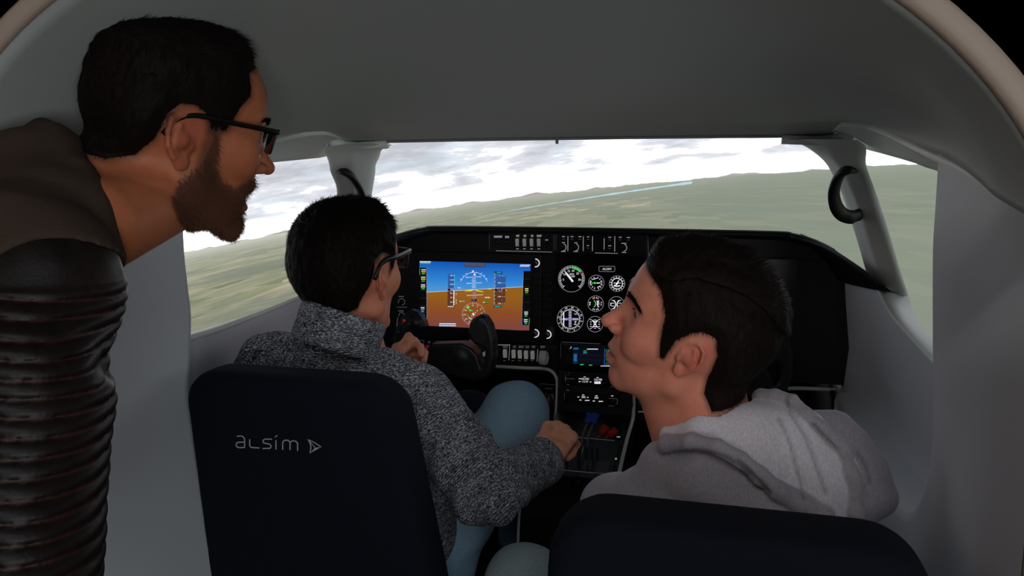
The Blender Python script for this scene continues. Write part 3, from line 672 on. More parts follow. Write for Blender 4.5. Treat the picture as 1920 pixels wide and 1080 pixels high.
# small round gauges
def sm(c,kind):
    gauge(c,66)
    if kind==0:
        for s in(-1,1):
            for a in(20,45,70,110,135,160): f.tick((c[0]-s*2,c[1]),40,54,a if s>0 else -a,5,WHT,4)
        f.disc((c[0]-12,c[1]),9,GRN,5,10); f.rect(c[0]-40,c[1]-3,c[0]+40,c[1]+3,GRN,4); f.rect(c[0]+4,c[1]-4,c[0]+30,c[1]+4,WHT,5)
        marks(f,c[0]-48,c[1],14,26,WHT,2,4); marks(f,c[0]+46,c[1],14,26,MAG,2,4); f.line((c[0]-26,c[1]-30),(c[0]+6,c[1]-40),5,WHT,5); f.line((c[0]+10,c[1]+38),(c[0]+34,c[1]+24),5,WHT,5)
    elif kind==1:
        f.arc(c,45,0,360,6,WHT,3,28)
        for a in range(0,360,24): f.tick(c,50,61,a,5,WHT,4)
        f.rect(c[0]-30,c[1]-8,c[0]+30,c[1]-3,WHT,4); f.rect(c[0]-28,c[1]+16,c[0]+26,c[1]+21,WHT,4); hand(c,62,40,5); hand(c,230,34,5); f.arc(c,26,200,330,4,WHT,4,8)
    elif kind==2:
        f.arc((c[0]-34,c[1]),34,-55,55,8,GRN,4,10); f.arc((c[0]+44,c[1]),30,120,240,7,WHT,4,10); f.tick(c,46,58,62,6,RED,5); f.tick(c,46,58,118,6,RED,5); f.disc((c[0]+16,c[1]+28),6,RED,5,8)
        for a in(65,80,100,115,245,260,280,295): f.tick(c,44,56,a,5,WHT,4)
        marks(f,c[0]-48,c[1],12,34,WHT,2,4); marks(f,c[0]+48,c[1],12,40,MAG,2,4); f.line((c[0]+8,c[1]-26),(c[0]+30,c[1]-6),5,WHT,5); f.line((c[0]+10,c[1]+4),(c[0]+34,c[1]+2),5,WHT,5)
    elif kind==3:
        f.arc((c[0]-50,c[1]),44,-50,50,8,WHT,4,10); f.arc((c[0]+50,c[1]),44,130,230,8,WHT,4,10)
        for s in(-1,1):
            for q in(-30,-10,12,32): f.line((c[0]+s*18,c[1]+q),(c[0]+s*40,c[1]+q*1.25),4,WHT,4)
        marks(f,c[0]-46,c[1],12,30,WHT,2,4)
    else:
        f.arc((c[0]-42,c[1]-4),36,-60,60,6,WHT,4,10); f.arc((c[0]+42,c[1]-4),36,120,240,6,WHT,4,10); f.arc((c[0],c[1]+70),50,60,120,6,MAG,4,8); f.arc((c[0],c[1]-62),40,240,300,5,WHT,4,8)
        for q in(-36,-18,0,18,34): f.line((c[0]-8,c[1]+q),(c[0]+8,c[1]+q),4,WHT,4); f.line((c[0]-42,c[1]+q*1.1),(c[0]-28,c[1]+q),4,WHT,4); f.line((c[0]+42,c[1]+q*1.1),(c[0]+28,c[1]+q),4,WHT,4)
for c,k in(((396,497),0),((572,503),1),((391,672),2),((566,678),3),((386,845),4),((562,850),2),((748,508),1),((744,684),0),((740,856),3)): sm(c,k)
f.build('gauge_picture',gd)
# lower switch shelf
sh=plate('switch_shelf',740,641,1047,689,.016)
f=Flat(onY(PY-.0125),(0,-1,0)); f.T=lambda x,y:(740+x/5.4,560+y/5.4)
for x0,w in((250,20),(350,20)): marks(f,x0,442,w,20,PRT2,2)
marks(f,1100,468,128,9,PRT,1); 
for x,w in((1122,56),(1213,34),(1280,54),(1342,40),(1407,36),(1499,48)): marks(f,x,488,w,26,PRT2,2)
for x in(896,1112,1197,1263,1327,1392,1484): marks(f,x,628,26,9,PRT2,1)
f.line((1166,465),(1156,625),3,PRT); f.line((1450,510),(1440,636),3,PRT); f.line((295,420),(290,520),3,PRT2); f.line((190,417),(292,424),3,PRT2); f.line((640,440),(696,446),4,PRT2); f.line((1684,450),(1680,600),2,PRT2)
f.build('module_lettering',sh)
for x,y in((897,542),(1117,555),(1204,560),(1267,564),(1330,568),(1396,571),(1488,573),(236,500)): rocker(740+x/5.4,560+y/5.4,6.8,15.5,SWW,sh,PY-.012,.008)['label']='cream rocker switch'
rocker(740+334/5.4,560+506/5.4,6.2,13.5,SWR,sh,PY-.012,.008)['label']='red rocker switch'
rocker(740+172/5.4,560+505/5.4,4.5,15,SWW,sh,PY-.012,.008)['label']='cream rocker switch'
c=U(1026,665.5,Y=PY-.012); b=MB(); k=PY/FPX; b.tube([c,(c[0]-.002,c[1]-.03,c[2])],.006,10); b.build('gear_stalk',KBL,sh)
b=MB(); r_=14.0*k; b.lathe((c[0]-.009,c[1]-.034,c[2]),(1,-.12,0),[(r_*.55,-.001),(r_*.9,.000),(r_,.004),(r_,.012),(r_*.9,.0155),(r_*.72,.0165),(r_*.70,.014),(r_*.25,.014),(r_*.2,.016)],28); b.build('gear_knob',mat('knob_cream','dcdcd2',.45),sh,angle=40)['label']='round cream wheel-shaped knob'
b=MB(); P=[U(x,y,Y=PY-.02) for x,y in((880.5,644.5),(885,640),(891,640.5),(893.5,646))]; b.tube(P,.0035,8); b.build('key_lever',mat('metal_grey','9a9a94',.35,.6),sh)
knob(887,656,4,sh,y=PY-.012)
knob(933,655,5,sh,y=PY-.012)
# knee openings: white trims
def trim(name,pts,w,y=PY-.012):
    P=[U(a,b,Y=y) for a,b in pts]; b=MB(); b.tube(smooth_path(P,5),w,8,flat=1); return b.build(name,WTR,pan,smooth=True)
trim('cutout_trim',[(760,678),(850,683),(930,687),(985,690),(1018,691),(1034,696),(1043,708),(1045,725),(1043,770),(1036,830)],.0042)
trim('cutout_trim',[(1250,727),(1380,730),(1490,728),(1567,731)],.0045,PY-.002)
b=MB(); b.box((-.03-.0,2.0,.55),(.008,.09,.10)); 
# red fire bottle in left footwell
fx=thing('fire_extinguisher','dark red fire bottle in the shadowed left footwell beside the pedestal','fire extinguisher',tuple(U(1028,800,Y=1.95)))
c=U(1029,766,Y=1.95); REDB=mat('bottle_red','3c0f10',.4); b=MB(); b.lathe(c+np.array([0,0,-.062]),(0,0,1),[(.014,0),(.019,.006),(.019,.085),(.013,.10),(.008,.106)],18); b.build('bottle',REDB,fx,angle=40)
b=MB(); b.box(c+np.array([0,0,.049]),(.010,.006,.006),bev=.001); b.build('valve_handle',KBL,fx)
b=MB(); b.box(c+np.array([0,.022,0]),(.03,.004,.06)); b.box((c[0],2.06,c[2]),(.01,.09,.01)); b.build('bracket',BLK,fx)
# ---------------------------------------------------------------- centre pedestal
ped=thing('centre_pedestal','black centre pedestal with radios, levers and white edging between the seats','pedestal',(0,1.6,0))
def face(y,z0,z1,x=.092): pass
prof=[(1.79,.80),(1.775,.80),(1.765,.705),(1.70,.690),(1.62,.684),(1.48,.655),(1.40,.60),(1.385,.40),(1.385,0),(1.79,0)]
b=MB(); n=len(prof); vs=[(x,a,z) for x in(-.088,.092) for a,z in prof]; b.add(vs,[tuple(range(n)),tuple(range(2*n-1,n-1,-1))]+[(i,i+n,(i+1)%n+n,(i+1)%n) for i in range(n)]); b.build('console_body',PBK,ped)
TW=[(.0925,1.775,.79),(.0935,1.768,.712),(.0935,1.70,.697),(.0935,1.62,.690),(.0935,1.48,.661),(.0935,1.405,.61),(.0935,1.387,.45),(.0935,1.387,.2)]
for s in(1,-1):
    b=MB(); b.tube([((p[0] if s>0 else -.0895),p[1]-.003,p[2]) for p in smooth_path(TW[0 if s>0 else 2:],4)],( .0042 if s>0 else .003),8); b.build('edge_trim',WTR,ped,smooth=True)
S7=lambda x,y:(960+x/3.857,640+y/3.857)
# radios on the upright part: own plane
RY=1.764
def unit(name,x0,y0,x1,y1,dep=.012,label=None):
    a=S7(x0,y0); c=S7(x1,y1); P=U(*a,Y=RY),U(*c,Y=RY); b=MB(); b.box(((P[0][0]+P[1][0])/2,RY,(P[0][2]+P[1][2])/2),(abs(P[1][0]-P[0][0])/2,dep/2,abs(P[0][2]-P[1][2])/2),bev=.0015); o=b.build(name,PDK,ped)
    if label: o['label']=label
    return o
def stext(pf,items): pass
nav=unit('navigator_screen',365,15,830,195,label='small colour navigator screen'); r1=unit('radio_unit',372,215,790,330); r2=unit('radio_unit',372,345,775,468)
f=Flat(onY(RY-.0065),(0,-1,0)); f.T=S7
f.poly([(440,40),(790,48),(786,185),(436,162)],E_('nav_dark','070b18',.7),1)
marks(f,463,52,38,14,BLU,2,3); f.rect(444,84,474,160,E_('nav_blue','10304c',.8),2); marks(f,459,118,24,50,BLU,4,3); marks(f,580,56,84,10,WHT,1,3); marks(f,528,70,24,8,GRN,1,3); marks(f,528,83,26,9,CYN,1,3)
marks(f,505,168,26,10,GRN,1,3); marks(f,568,172,24,10,GRN,1,3); f.line((672,50),(668,175),2.5,BLU,3); f.line((480,95),(668,102),1.2,MATS['lit_dim_grey'],3); f.line((480,130),(668,138),1.2,MATS['lit_dim_grey'],3)
f.text('134.00',710,70,26,GRN,3,sx=.9); f.text('128.00',710,100,22,CYN,3,sx=.9); f.text('1200',705,130,28,GRN,3); f.rect(676,148,786,180,E_('nav_slate','24404e',.7),2); marks(f,680,178,80,8,WHT,1,3)
f.arc((418,40),11,-120,20,3,WHT,3,10); f.line((360,5),(640,18),3,PRT2,1)
f.build('screen_picture',nav)
f=Flat(onY(RY-.0065),(0,-1,0)); f.T=S7
f.text('105.005',528,272,20,WHT,3,sx=.95); f.text('120.780',622,277,20,WHT,3,sx=.95); f.text('112.20',528,291,17,WHT,3); f.rect(596,289,642,307,E_('pink_white','e8d8ea',.9),3); marks(f,490,270,14,8,WHT,1,3); marks(f,490,291,14,8,WHT,1,3); marks(f,568,293,12,8,WHT,1,3); marks(f,526,257,16,6,WHT,1,3); marks(f,620,262,16,6,WHT,1,3)
f.arc((410,238),12,-30,150,3,PRT2); f.line((390,268),(450,271),3,PRT2); f.line((388,240),(386,290),3,PRT2); f.arc((405,305),9,200,330,3,PRT2); f.path([(715,275),(775,280),(772,318),(712,330)],2,PRT2)
f.build('radio_display',r1)
f=Flat(onY(RY-.0065),(0,-1,0)); f.T=S7
f.text('382',517,403,20,WHT,3); f.text('300',610,408,20,WHT,3); marks(f,515,387,16,7,WHT,1,3); marks(f,611,393,16,7,WHT,1,3); marks(f,480,402,14,8,WHT,1,3); marks(f,548,405,12,8,WHT,1,3)
for x,y,w in((495,424,16),(543,427,34),(592,431,16),(642,434,34)): marks(f,x,y,w,9,WHT,1,3)
marks(f,725,394,16,7,WHT,1,3); f.path([(700,412),(752,414),(764,425),(760,452),(745,455)],2.5,PRT2); f.line((698,466),(740,469),2.5,PRT2); f.arc((402,362),12,-60,150,3,PRT2); f.line((380,370),(378,420),2,PRT2)
f.build('radio_display',r2)
for x,y,r in((410,245,5.5),(407,290,4.5),(745,295,5.5)): q=S7(x,y); knob(q[0],q[1],r,r1,y=RY-.006,h=.010)
for x,y,r in((402,370,5),(395,400,4),(735,435,6)): q=S7(x,y); knob(q[0],q[1],r,r2,y=RY-.006,h=.010)
q=S7(412,60); knob(q[0],q[1],3.5,nav,y=RY-.006,h=.008)
# sloped lever quadrant
PA=np.array([0,1.62,.684]); PB=np.array([0,1.48,.655]); sl=(PB-PA)/np.linalg.norm(PB-PA); qn=np.array([0,sl[2],-sl[1]]); qn=qn if qn[2]>0 else -qn
def onq(px,py,h=0):
    d=fw+rt*(px-960)/FPX+up*(540-py)/FPX; P0=PA+qn*h; t=((P0-CAMP)@qn)/(d@qn); return CAMP+d*t
qd=MB(); c=(PA+PB)/2+np.array([.002,0,0])+qn*.003; rot=Matrix(((1,0,0),(0,-sl[1],qn[1]),(0,-sl[2],qn[2]))); qd.box(c,(.078,.080,.004),rot,.0015); quad=qd.build('lever_quadrant',PDK,ped)
f=Flat(lambda a,b:onq(a,b,.0078),qn,.0003); f.T=S7
LG=mat('quadrant_print','5a5868',.5)
for x0,x1,y0,y1 in((612,706,868,962),(524,548,858,935),(566,582,862,938),(418,464,850,928),(300,345,890,915)):
    n=int((y1-y0)/7)
    for k in range(n): f.rect(x0-k*1.2,y0+k*7,x1-k*1.2,y0+k*7+4.2,LG,1)
f.line((470,695),(740,718),3,PRT2); f.line((300,925),(700,962),3,PRT2); marks(f,770,692,26,12,PRT,1)
for x,y in((426,806),(717,975),(752,850)): f.disc((x,y),7,PRT,1,10)
for x in(490,540,582,622,440,400): f.rect(x-14,770,x+6,930,mat('slot_black','020203',.7),.5)
f.build('quadrant_print',quad)
METL=mat('lever_steel','8c8a86',.3,.8)
def lever(base,mid,topp,col,lab):
    B_=onq(*S7(*base),.004); dirv=np.array([0,.35,.94])
    T=U(*S7(*topp),Y=B_[1]+.055); Mm=U(*S7(*mid),Y=B_[1]+.03)
    b=MB(); b.tube([B_-qn*.01,B_,Mm,T],.0022,8); o=b.build('lever',METL,ped); o['label']='thin steel lever with %s knob'%lab
    b=MB(); d=(T-Mm)/np.linalg.norm(T-Mm); rot=Vector((0,0,1)).rotation_difference(Vector(d)).to_matrix()
    b.box(T+d*.010,(.0065,.006,.012),rot,.002)
    if lab=='red':
        for k in(-1,0,1): b.box(T+d*(.010+.008*k),(.0078,.0072,.0016),rot)
    else: b.box(T+d*.019,(.0078,.0068,.004),rot,.0012)
    b.build('lever_knob',col,o)
BL=mat('knob_blue','2246a0',.4); RD=mat('knob_red','c03324',.4)
lever((505,770),(512,685),(545,590),BL,'blue'); lever((548,775),(552,685),(588,592),BL,'blue')
lever((588,778),(594,725),(645,665),RD,'red'); lever((630,780),(636,730),(705,680),RD,'red')
lever((430,800),(420,740),(400,700),KBL,'black'); lever((400,800),(385,740),(360,700),KBL,'black')
b=MB(); 
for x0,y0,x1,y1 in((522,750,498,850),(606,765,590,810)): b.tube([onq(*S7(x0,y0),.006),onq(*S7(x1,y1),.006)],.0015,6)
b.build('friction_link',METL,ped)
b=MB(); q=onq(*S7(470,1040),.01); b.lathe(q,(0,-.5,.8),[(.012,0),(.013,.008),(.010,.016),(.004,.018)],16); b.build('trim_knob',mat('knob_gloss','0a0a0a',.15),ped,angle=40)
# box hung beside the pedestal
hb=thing('headset_box','small black control box with pale clip hanging right of the pedestal','control box',tuple(U(1205,775,Y=1.86)))
b=MB(); c=U(1205,771,Y=1.86); b.box(c,(.017,.010,.022),bev=.002); b.build('box_body',mat('box_grey','26272a',.5),hb)
b=MB(); b.box(U(1188,778,Y=1.868),(.0045,.008,.038),bev=.001); b.build('side_rail',KBL,hb)
b=MB(); b.tube([U(1186,750,Y=1.86),U(1191,735,Y=1.86)],.0028); b.build('clip',mat('clip_pale','8f8a7c',.4),hb); b=MB(); b.box(U(1220,773,Y=1.862),(.0028,.008,.016),Matrix.Rotation(R(10),3,'Y')); b.build('side_plate',MATS['clip_pale'],hb)
b=MB(); b.box((c[0],1.94,c[2]),(.006,.07,.006)); b.box((c[0],2.08,c[2]),(.006,.07,.006)); b.build('bracket',KBL,hb)
f=Flat(onY(1.8495),(0,-1,0)); marks(f,1205,772,18,4,PRT2,1); f.build('box_lettering',hb)
# ---------------------------------------------------------------- control yokes
YKM=mat('yoke_black','1b1c20',.42,0,(900,.3,.0002))
def yoke(dx,label,fullprint=True):
    Yk=1.62; t=thing('control_yoke',label,'yoke',(U(865,675,Y=Yk)[0]+dx,1.7,.85))
    p=lambda x,y,dy=0:tuple(U(x,y,Y=Yk)+np.array([dx,dy,0]))
    W=lambda L:[(p(a,b)[0],p(a,b)[2]) for a,b in L]
    HUB=W([(812,643),(868,641),(886,650),(899,664),(906,690),(912,706),(893,713),(842,699),(818,690),(798,672),(802,655)])
    RG=W([(904,588),(914,592),(924,608),(931,636),(932,668),(926,694),(914,709),(894,711),(901,696),(911,676),(913,656),(905,648),(895,643),(884,633),(880,618),(888,603),(896,593)])
    LG=W([(772,579),(786,584),(798,600),(801,611),(796,620),(780,628),(768,640),(760,655),(757,668),(766,680),(800,684),(812,672),(812,696),(780,700),(752,690),(742,668),(741,640),(746,615),(757,592)])
    def slabd(P,poly,y0,hh,r):
        q=polysd(P[:,0],P[:,2],poly)+r; h_=np.abs(P[:,1]-y0)-hh+r
        return np.sqrt(np.maximum(q,0)**2+np.maximum(h_,0)**2)+np.minimum(np.maximum(q,h_),0)-r
    def sd(P):
        d=slabd(P,HUB,Yk+.004,.021,.006); d=smin(d,slabd(P,RG,Yk,.019,.010),.006); d=smin(d,slabd(P,LG,Yk,.019,.010),.006)
        d=smin(d,rc(P,p(783,603,-.014),p(770,618,-.014),.014,.012),.010); d=smin(d,rc(P,p(897,606,-.008),p(900,632,-.008),.013,.011),.010)
        d=smin(d,rc(P,p(865,668,.0),p(865,668,.17),.022,.022),.01)
        return d
    lo=np.array(p(735,715,-.05)); hi=np.array(p(940,580,.18)); V,Q=surf(sd,(lo[0]-.01,lo[1],lo[2]-.02),(hi[0]+.02,hi[1],hi[2]+.02),.0022)
    npmesh('yoke_body',V,Q,YKM,t)
    b=MB(); 
    for (x,y,r,m_) in((767,597,.0035,0),(776,603,.0028,1),(764,603,.0028,1),(757,618,.0028,1)):
        c=np.array(p(x,y,-.0285)); b.lathe(c,(0,-1,.2),[(r,0),(r,.003),(r*.7,.004)],12,mi=m_)
    b.build('yoke_button',[mat('button_red','c8281e',.35,emit=.25),mat('button_grey','5c5c60',.4)],t,angle=40)
    b=MB(); b.slab([p(a_,b_,-.0235) for a_,b_ in ((900,596),(908,603),(916,618),(920,632),(910,642),(896,636),(884,616),(890,604))],(0,.010,0)); b.build('grip_pad',mat('pad_rubber','17181a',.6),t)
    if fullprint:
        f=Flat(lambda a,b:U(a,b,Y=Yk-.0225),(0,-1,0)); f.T=lambda x,y:(740+x/5.4,560+y/5.4); 
        G=mat('engraved_grey','3c3d42',.5); f.path([(600,470),(625,560),(655,668)],3,G); f.line((430,490),(570,590),3,G); f.line((570,590),(465,655),3,G)
        f.build('engraved_line',t)
    return t
yoke(0,'black control yoke with red thumb button in front of the seated man in grey sweater')
yoke(.62,'black control yoke mostly hidden behind the head of the man in the hoodie',False)
# ---------------------------------------------------------------- seats
FAB=mat('seat_black_cloth','171b25',.95,0,(1400,.9,.0012),vary=.25,vscale=900,spec=.12)
LEAN=-.22
def seat_sd(P):
    x=np.abs(P[:,0]); z=P[:,2]; y=P[:,1]
    # backrest: tapered rounded slab, reclined; local origin on floor under it
    lean=(z-.42)*LEAN; yy=y-lean
    hw=.222-(z-.42)*.095
    hw=np.where(z>.42,hw,.222)
    cx=x-hw+.055; cz=np.abs(z-.70)-(.27-.055)
    q=np.sqrt(np.maximum(cx,0)**2+np.maximum(cz,0)**2)+np.minimum(np.maximum(cx,cz),0)-.055
    th=.048+.0*z; d=smax(q,np.abs(yy)-th,.035)
    # cushion
    cx=x-(.21-.05); cy=np.abs(y-.28)-(.25-.05); cz=np.abs(z-.36)-(.055-.03)
    q=np.sqrt(np.maximum(cx,0)**2+np.maximum(cy,0)**2+np.maximum(cz,0)**2)+np.minimum(np.maximum(np.maximum(cx,cy),cz),0)-.03
    return np.minimum(d*.9,q)
V,Q=surf(lambda P:np.maximum(seat_sd(P),-(P[:,2]-.425)),(-.27,-.24,.40),(.27,.25,1.0),.007)
V=relax(V,Q,1,.3)
def make_seat(label):
    t=thing('pilot_seat',label,'seat',(0,0,0),'pilot seats',True)
    npmesh('backrest',V,Q,FAB,t)
    v2,q2=surf(lambda P:np.maximum(seat_sd(P),P[:,2]-.425),(-.26,-.1,.28),(.26,.6,.45),.009); npmesh('seat_cushion',v2,q2,FAB,t)
    b=MB(); b.box((0,.02,.71),(.02,.008,.2)); 
    b=MB(); b.box((0,.28,.285),(.17,.22,.018),bev=.004); b.build('seat_pan',BLK,t)
    for s in(-1,1):
        b=MB(); b.box((s*.14,.28,.012),(.018,.27,.012)); b.build('floor_rail',mat('rail_grey','3a3b3d',.4,.7),t)
        for y in(.10,.46):
            b=MB(); b.tube([(s*.14,y,.02),(s*.14,y+.02,.27)],.014,10); b.build('leg',MATS['rail_grey'],t)
    return t
seatL=make_seat('black cloth pilot seat with white embroidered logo, behind the man in the grey sweater')
def place(o,x,y,z,rz=0): o.location=(x,y,z); o.rotation_euler=(0,0,R(rz))
def dup(root,label):
    r=root.copy(); COL.objects.link(r); r['label']=label
    for ch in root.children:
        c=ch.copy(); COL.objects.link(c); c.parent=r
    return r
bpy.context.view_layer.update()
seatR=dup(seatL,'plain black cloth pilot seat close to the camera, behind the man in the light hoodie')
SL=(-.335,1.125,0.0); SR=(.288,.845,-.033)
place(seatL,*SL); place(seatR,*SR)
for c in seatR.children:
    if c.name.startswith(('leg','floor_rail')): c.location.z=.033
# embroidered logo on the left backrest (local coordinates)
def onseat(px,py):
    n=np.array([0,-1,LEAN]); n/=np.linalg.norm(n); P0=np.array([SL[0],SL[1]-.048+(.80-.42)*LEAN,.80]); d=fw+rt*(px-960)/FPX+up*(540-py)/FPX
    t=((P0-CAMP)@n)/(d@n); return CAMP+d*t-np.array(SL)
f=Flat(onseat,(0,-1,LEAN),.0025); f.T=lambda x,y:(340+x/2.077,560+y/2.077)
TH=mat('thread_white','c3c5cb',.7,0,(3000,.8,.0005))
f.path([(220,533),(238,531),(248,537),(250,548),(250,576),(228,577),(218,572),(217,562),(222,556),(250,555)],4.6,TH)
f.path([(270,544),(270,570),(276,576),(308,578)],4.6,TH)
f.path([(357,544),(330,543),(321,549),(323,558),(348,563),(354,571),(350,579),(320,580)],4.6,TH)
f.path([(372,548),(372,584)],4.6,TH); f.path([(368,536),(377,529)],4.2,TH)
f.path([(398,585),(398,556),(405,548),(420,548),(427,556),(427,586)],4.6,TH); f.path([(427,556),(435,550),(448,551),(456,559),(456,589)],4.6,TH)
f.path([(497,545),(520,556),(548,574)],3.4,TH); f.poly([(505,598),(548,574),(524,577)],TH); f.path([(497,545),(505,560),(508,575),(505,598)],4.2,TH); f.path([(497,545),(524,577)],2.6,TH)
lo_=f.build('embroidered_logo',None); 
for m_ in f.mats: lo_.data.materials.append(m_) if m_.name not in [x.name for x in lo_.data.materials] else None
lo_.parent=seatL; lo_['label']='white embroidered lettering and arrow'
# ---------------------------------------------------------------- heads
def rotm(ax,deg):
    return np.array(Matrix.Rotation(R(deg),3,ax))
EARM=rotm('Z',-18)@rotm('Y',-10)   # ear frame -> head frame (left ear); x forward, y out, z up
HELIX=[(.012,.002,.003),(.0155,.000,.014),(.011,.002,.027),(-.001,.004,.0325),(-.013,.006,.027),(-.0185,.007,.012),(-.0175,.006,-.004),(-.010,.004,-.018),(-.001,.002,-.027)]
ANTI=[(-.004,.002,-.016),(-.0105,.005,-.006),(-.0085,.006,.008),(-.002,.005,.019)]
def ear_sd(Q,c=(-.006,.0735,.004),s=1.0):
    E=((Q-V3(*c))@EARM.astype(f32))/s
    d=ell(E,(-.001,.000,.002),(.0165,.0042,.030))
    d=smin(d,chain(E,HELIX,[.0030]*9,.002),.003)
    d=smin(d,ell(E,(.002,.001,-.025),(.0085,.0048,.0095)),.005)
    d=smax(d,-ell(E,(.002,.0065,-.003),(.0085,.0065,.0115)),.003)
    d=smin(d,chain(E,ANTI,[.0026,.003,.003,.0022],.002),.003)
    d=smin(d,ell(E,(.0125,.002,-.005),(.004,.0045,.006)),.003)
    d=smin(d,rc(E,(.004,-.010,-.002),(.000,-.001,.002),.013,.012),.006)
    return d*s
def head_sd(P,p):
    Q=P.copy(); Q[:,1]=np.abs(P[:,1]); jd=p.get('jaw',0); sm=p.get('smile',0)
    br=p.get('broad',1)
    d=ell(P,(-.006,0,.044),(.094,.076*br,.083))
    d=smin(d,ell(P,(.030,0,.046),(.060,.064*br,.064)),.03)
    d=smin(d,ell(Q,(-.035,.012,.02),(.062,.060*br,.060)),.03)
    d=smin(d,ell(P,(.038,0,-.018),(.054,.054*br,.070)),.028)
    # jaw
    g=(.006,.048*br,-.052-jd*.3); ch=(.074-jd*.35-p.get('weak',0),.014,-.097-jd+p.get('weak',0)*.5)
    d=smin(d,rc(Q,g,ch,.013,.013),.026)
    d=smin(d,rc(Q,(.0,.052*br,-.005),g,.014,.012),.024)
    d=smin(d,ell(P,(.036,0,-.070-jd*.7),(.044,.040,.028)),.022)
    d=smin(d,ell(P,(.079-jd*.35-p.get('weak',0),0,-.094-jd+p.get('weak',0)*.4),(.0165,.020,.0165)),.014)
    # cheeks
    d=smin(d,ell(Q,(.056,.044*br,-.008),(.026,.017,.018)),.022)
    if sm: d=smin(d,ell(Q,(.067,.036,-.022),(.018,.017,.017)),.016)
    # brow, sockets
    d=smin(d,rc(Q,(.084,.010,.034),(.070,.042,.036),.0085,.008),.016)
    d=smax(d,-ell(Q,(.100,.031,.020),(.021,.016,.0115)),.012)
    d=smin(d,ell(Q,(.071,.031,.020),(.0145,.0160,.0120)),.005)     # eyelids over the ball
    es=p.get('eye',.0042)
    d=smax(d,-ell(Q,(.089,.0315,.0195),(.012,.0135,es)),.0025)
    # muzzle
    d=smin(d,ell(P,(.070,0,-.046),(.025,.031,.025)),.018)
    # nose
    nt=p.get('nose',(.113,-.020)); nb=p.get('bridge',(.092,.004))
    d=smin(d,rc(P,(.083,0,.026),(nb[0],0,nb[1]),.0075,.0075),.012)
    d=smin(d,rc(P,(nb[0],0,nb[1]),(nt[0],0,nt[1]),.0075,.0098),.008)
    d=smin(d,ell(Q,(nt[0]-.014,.0125,nt[1]-.003),(.0105,.0065,.0075)),.006)
    d=smin(d,rc(P,(nt[0]-.018,0,nt[1]-.006),(.088,0,nt[1]-.012),.006,.007),.008)
    d=smax(d,-ell(Q,(nt[0]-.011,.0072,nt[1]-.0105),(.0058,.0032,.004)),.002)
    d=smax(d,-rc(Q,(nt[0]-.023,.021,nt[1]+.002),(nt[0]-.024,.021,nt[1]-.010),.0012,.0012),.006)
    # mouth
    mz=p.get('mouth',-.0555); mo=p.get('open',0)
    if mo:
        d=smax(d,-ell(Q,(.088,.0,mz-mo*.55),(.026,.022,mo*.62)),.004)
    else:
        d=smax(d,-rc(Q,(.100,0,mz),(.083,.023,mz+sm*.004),.0022,.0016),.004)
    d=smin(d,chain(Q,[(.0955,0,mz+.0045),(.0915,.010,mz+.0045),(.0790,.0245,mz+.001+sm*.004)],[.0052,.0050,.0022],.003),.0045)
    d=smin(d,chain(Q,[(.0930-jd*.3,0,mz-.0065-mo),(.0895-jd*.3,.010,mz-.0060-mo),(.0785,.0235,mz-.001-mo*.4+sm*.004)],[.0062,.0058,.0022],.003),.0045)
    
    d=smin(d,ear_sd(Q,(-.004+p.get('earx',0),.0745*br,.001+p.get('earz',0)),p.get('ear',.86)),.004)
    if p.get('back'): d=smin(d,ell(P,*p['back']),.03)
    return d
def neck_sd(P,p):
    n=p['neck']; a=p.get('nape',(-.030,0,-.045)); b=p.get('nthroat',(.018,0,-.075)); r=p.get('nr',.050)
    d=rc(P,a,n[0],r,n[1]); d=smin(d,rc(P,b,n[2],.036,n[3]),.03)
    return d
def headneck(p):
    def fn(P):
        d=head_sd(P,p); d=smin(d,neck_sd(P,p),.022)
        return d
    return fn
def skin_mat(name,base,red=.5,rough=.5):
    m=bpy.data.materials.new(name); m.use_nodes=True; nt=m.node_tree; b=nt.nodes['Principled BSDF']
    a=nt.nodes.new('ShaderNodeAttribute'); a.attribute_name='tint'
    n=nt.nodes.new('ShaderNodeTexNoise'); n.inputs['Scale'].default_value=60; n.inputs['Detail'].default_value=6
    tc=nt.nodes.new('ShaderNodeTexCoord'); nt.links.new(tc.outputs['Object'],n.inputs[0])
    mx=nt.nodes.new('ShaderNodeMixRGB'); mx.blend_type='MULTIPLY'; mx.inputs[0].default_value=.35
    cr=nt.nodes.new('ShaderNodeValToRGB'); cr.color_ramp.elements[0].position=.3; cr.color_ramp.elements[0].color=(.72,.55,.5,1); cr.color_ramp.elements[1].position=.7; cr.color_ramp.elements[1].color=(1,1,1,1)
    nt.links.new(n.outputs[0],cr.inputs[0]); nt.links.new(a.outputs['Color'],mx.inputs[1]); nt.links.new(cr.outputs[0],mx.inputs[2])
    nt.links.new(mx.outputs[0],b.inputs['Base Color']); b.inputs['Roughness'].default_value=rough; b.inputs['Specular IOR Level'].default_value=.35
    b.inputs['Subsurface Weight'].default_value=.12; b.inputs['Subsurface Radius'].default_value=(1,.3,.15); b.inputs['Subsurface Scale'].default_value=.006
    n2=nt.nodes.new('ShaderNodeTexNoise'); n2.inputs['Scale'].default_value=700; bp=nt.nodes.new('ShaderNodeBump'); bp.inputs['Strength'].default_value=.25; bp.inputs['Distance'].default_value=.0006
    nt.links.new(tc.outputs['Object'],n2.inputs[0]); nt.links.new(n2.outputs[0],bp.inputs['Height']); nt.links.new(bp.outputs[0],b.inputs['Normal'])
    return m
def sstep(x,a,b):
    t=np.clip((x-a)/(b-a),0,1); return t*t*(3-2*t)
def mixc(c,col,w): return c*(1-w[:,None])+np.array(lin(col)[:3])*w[:,None]
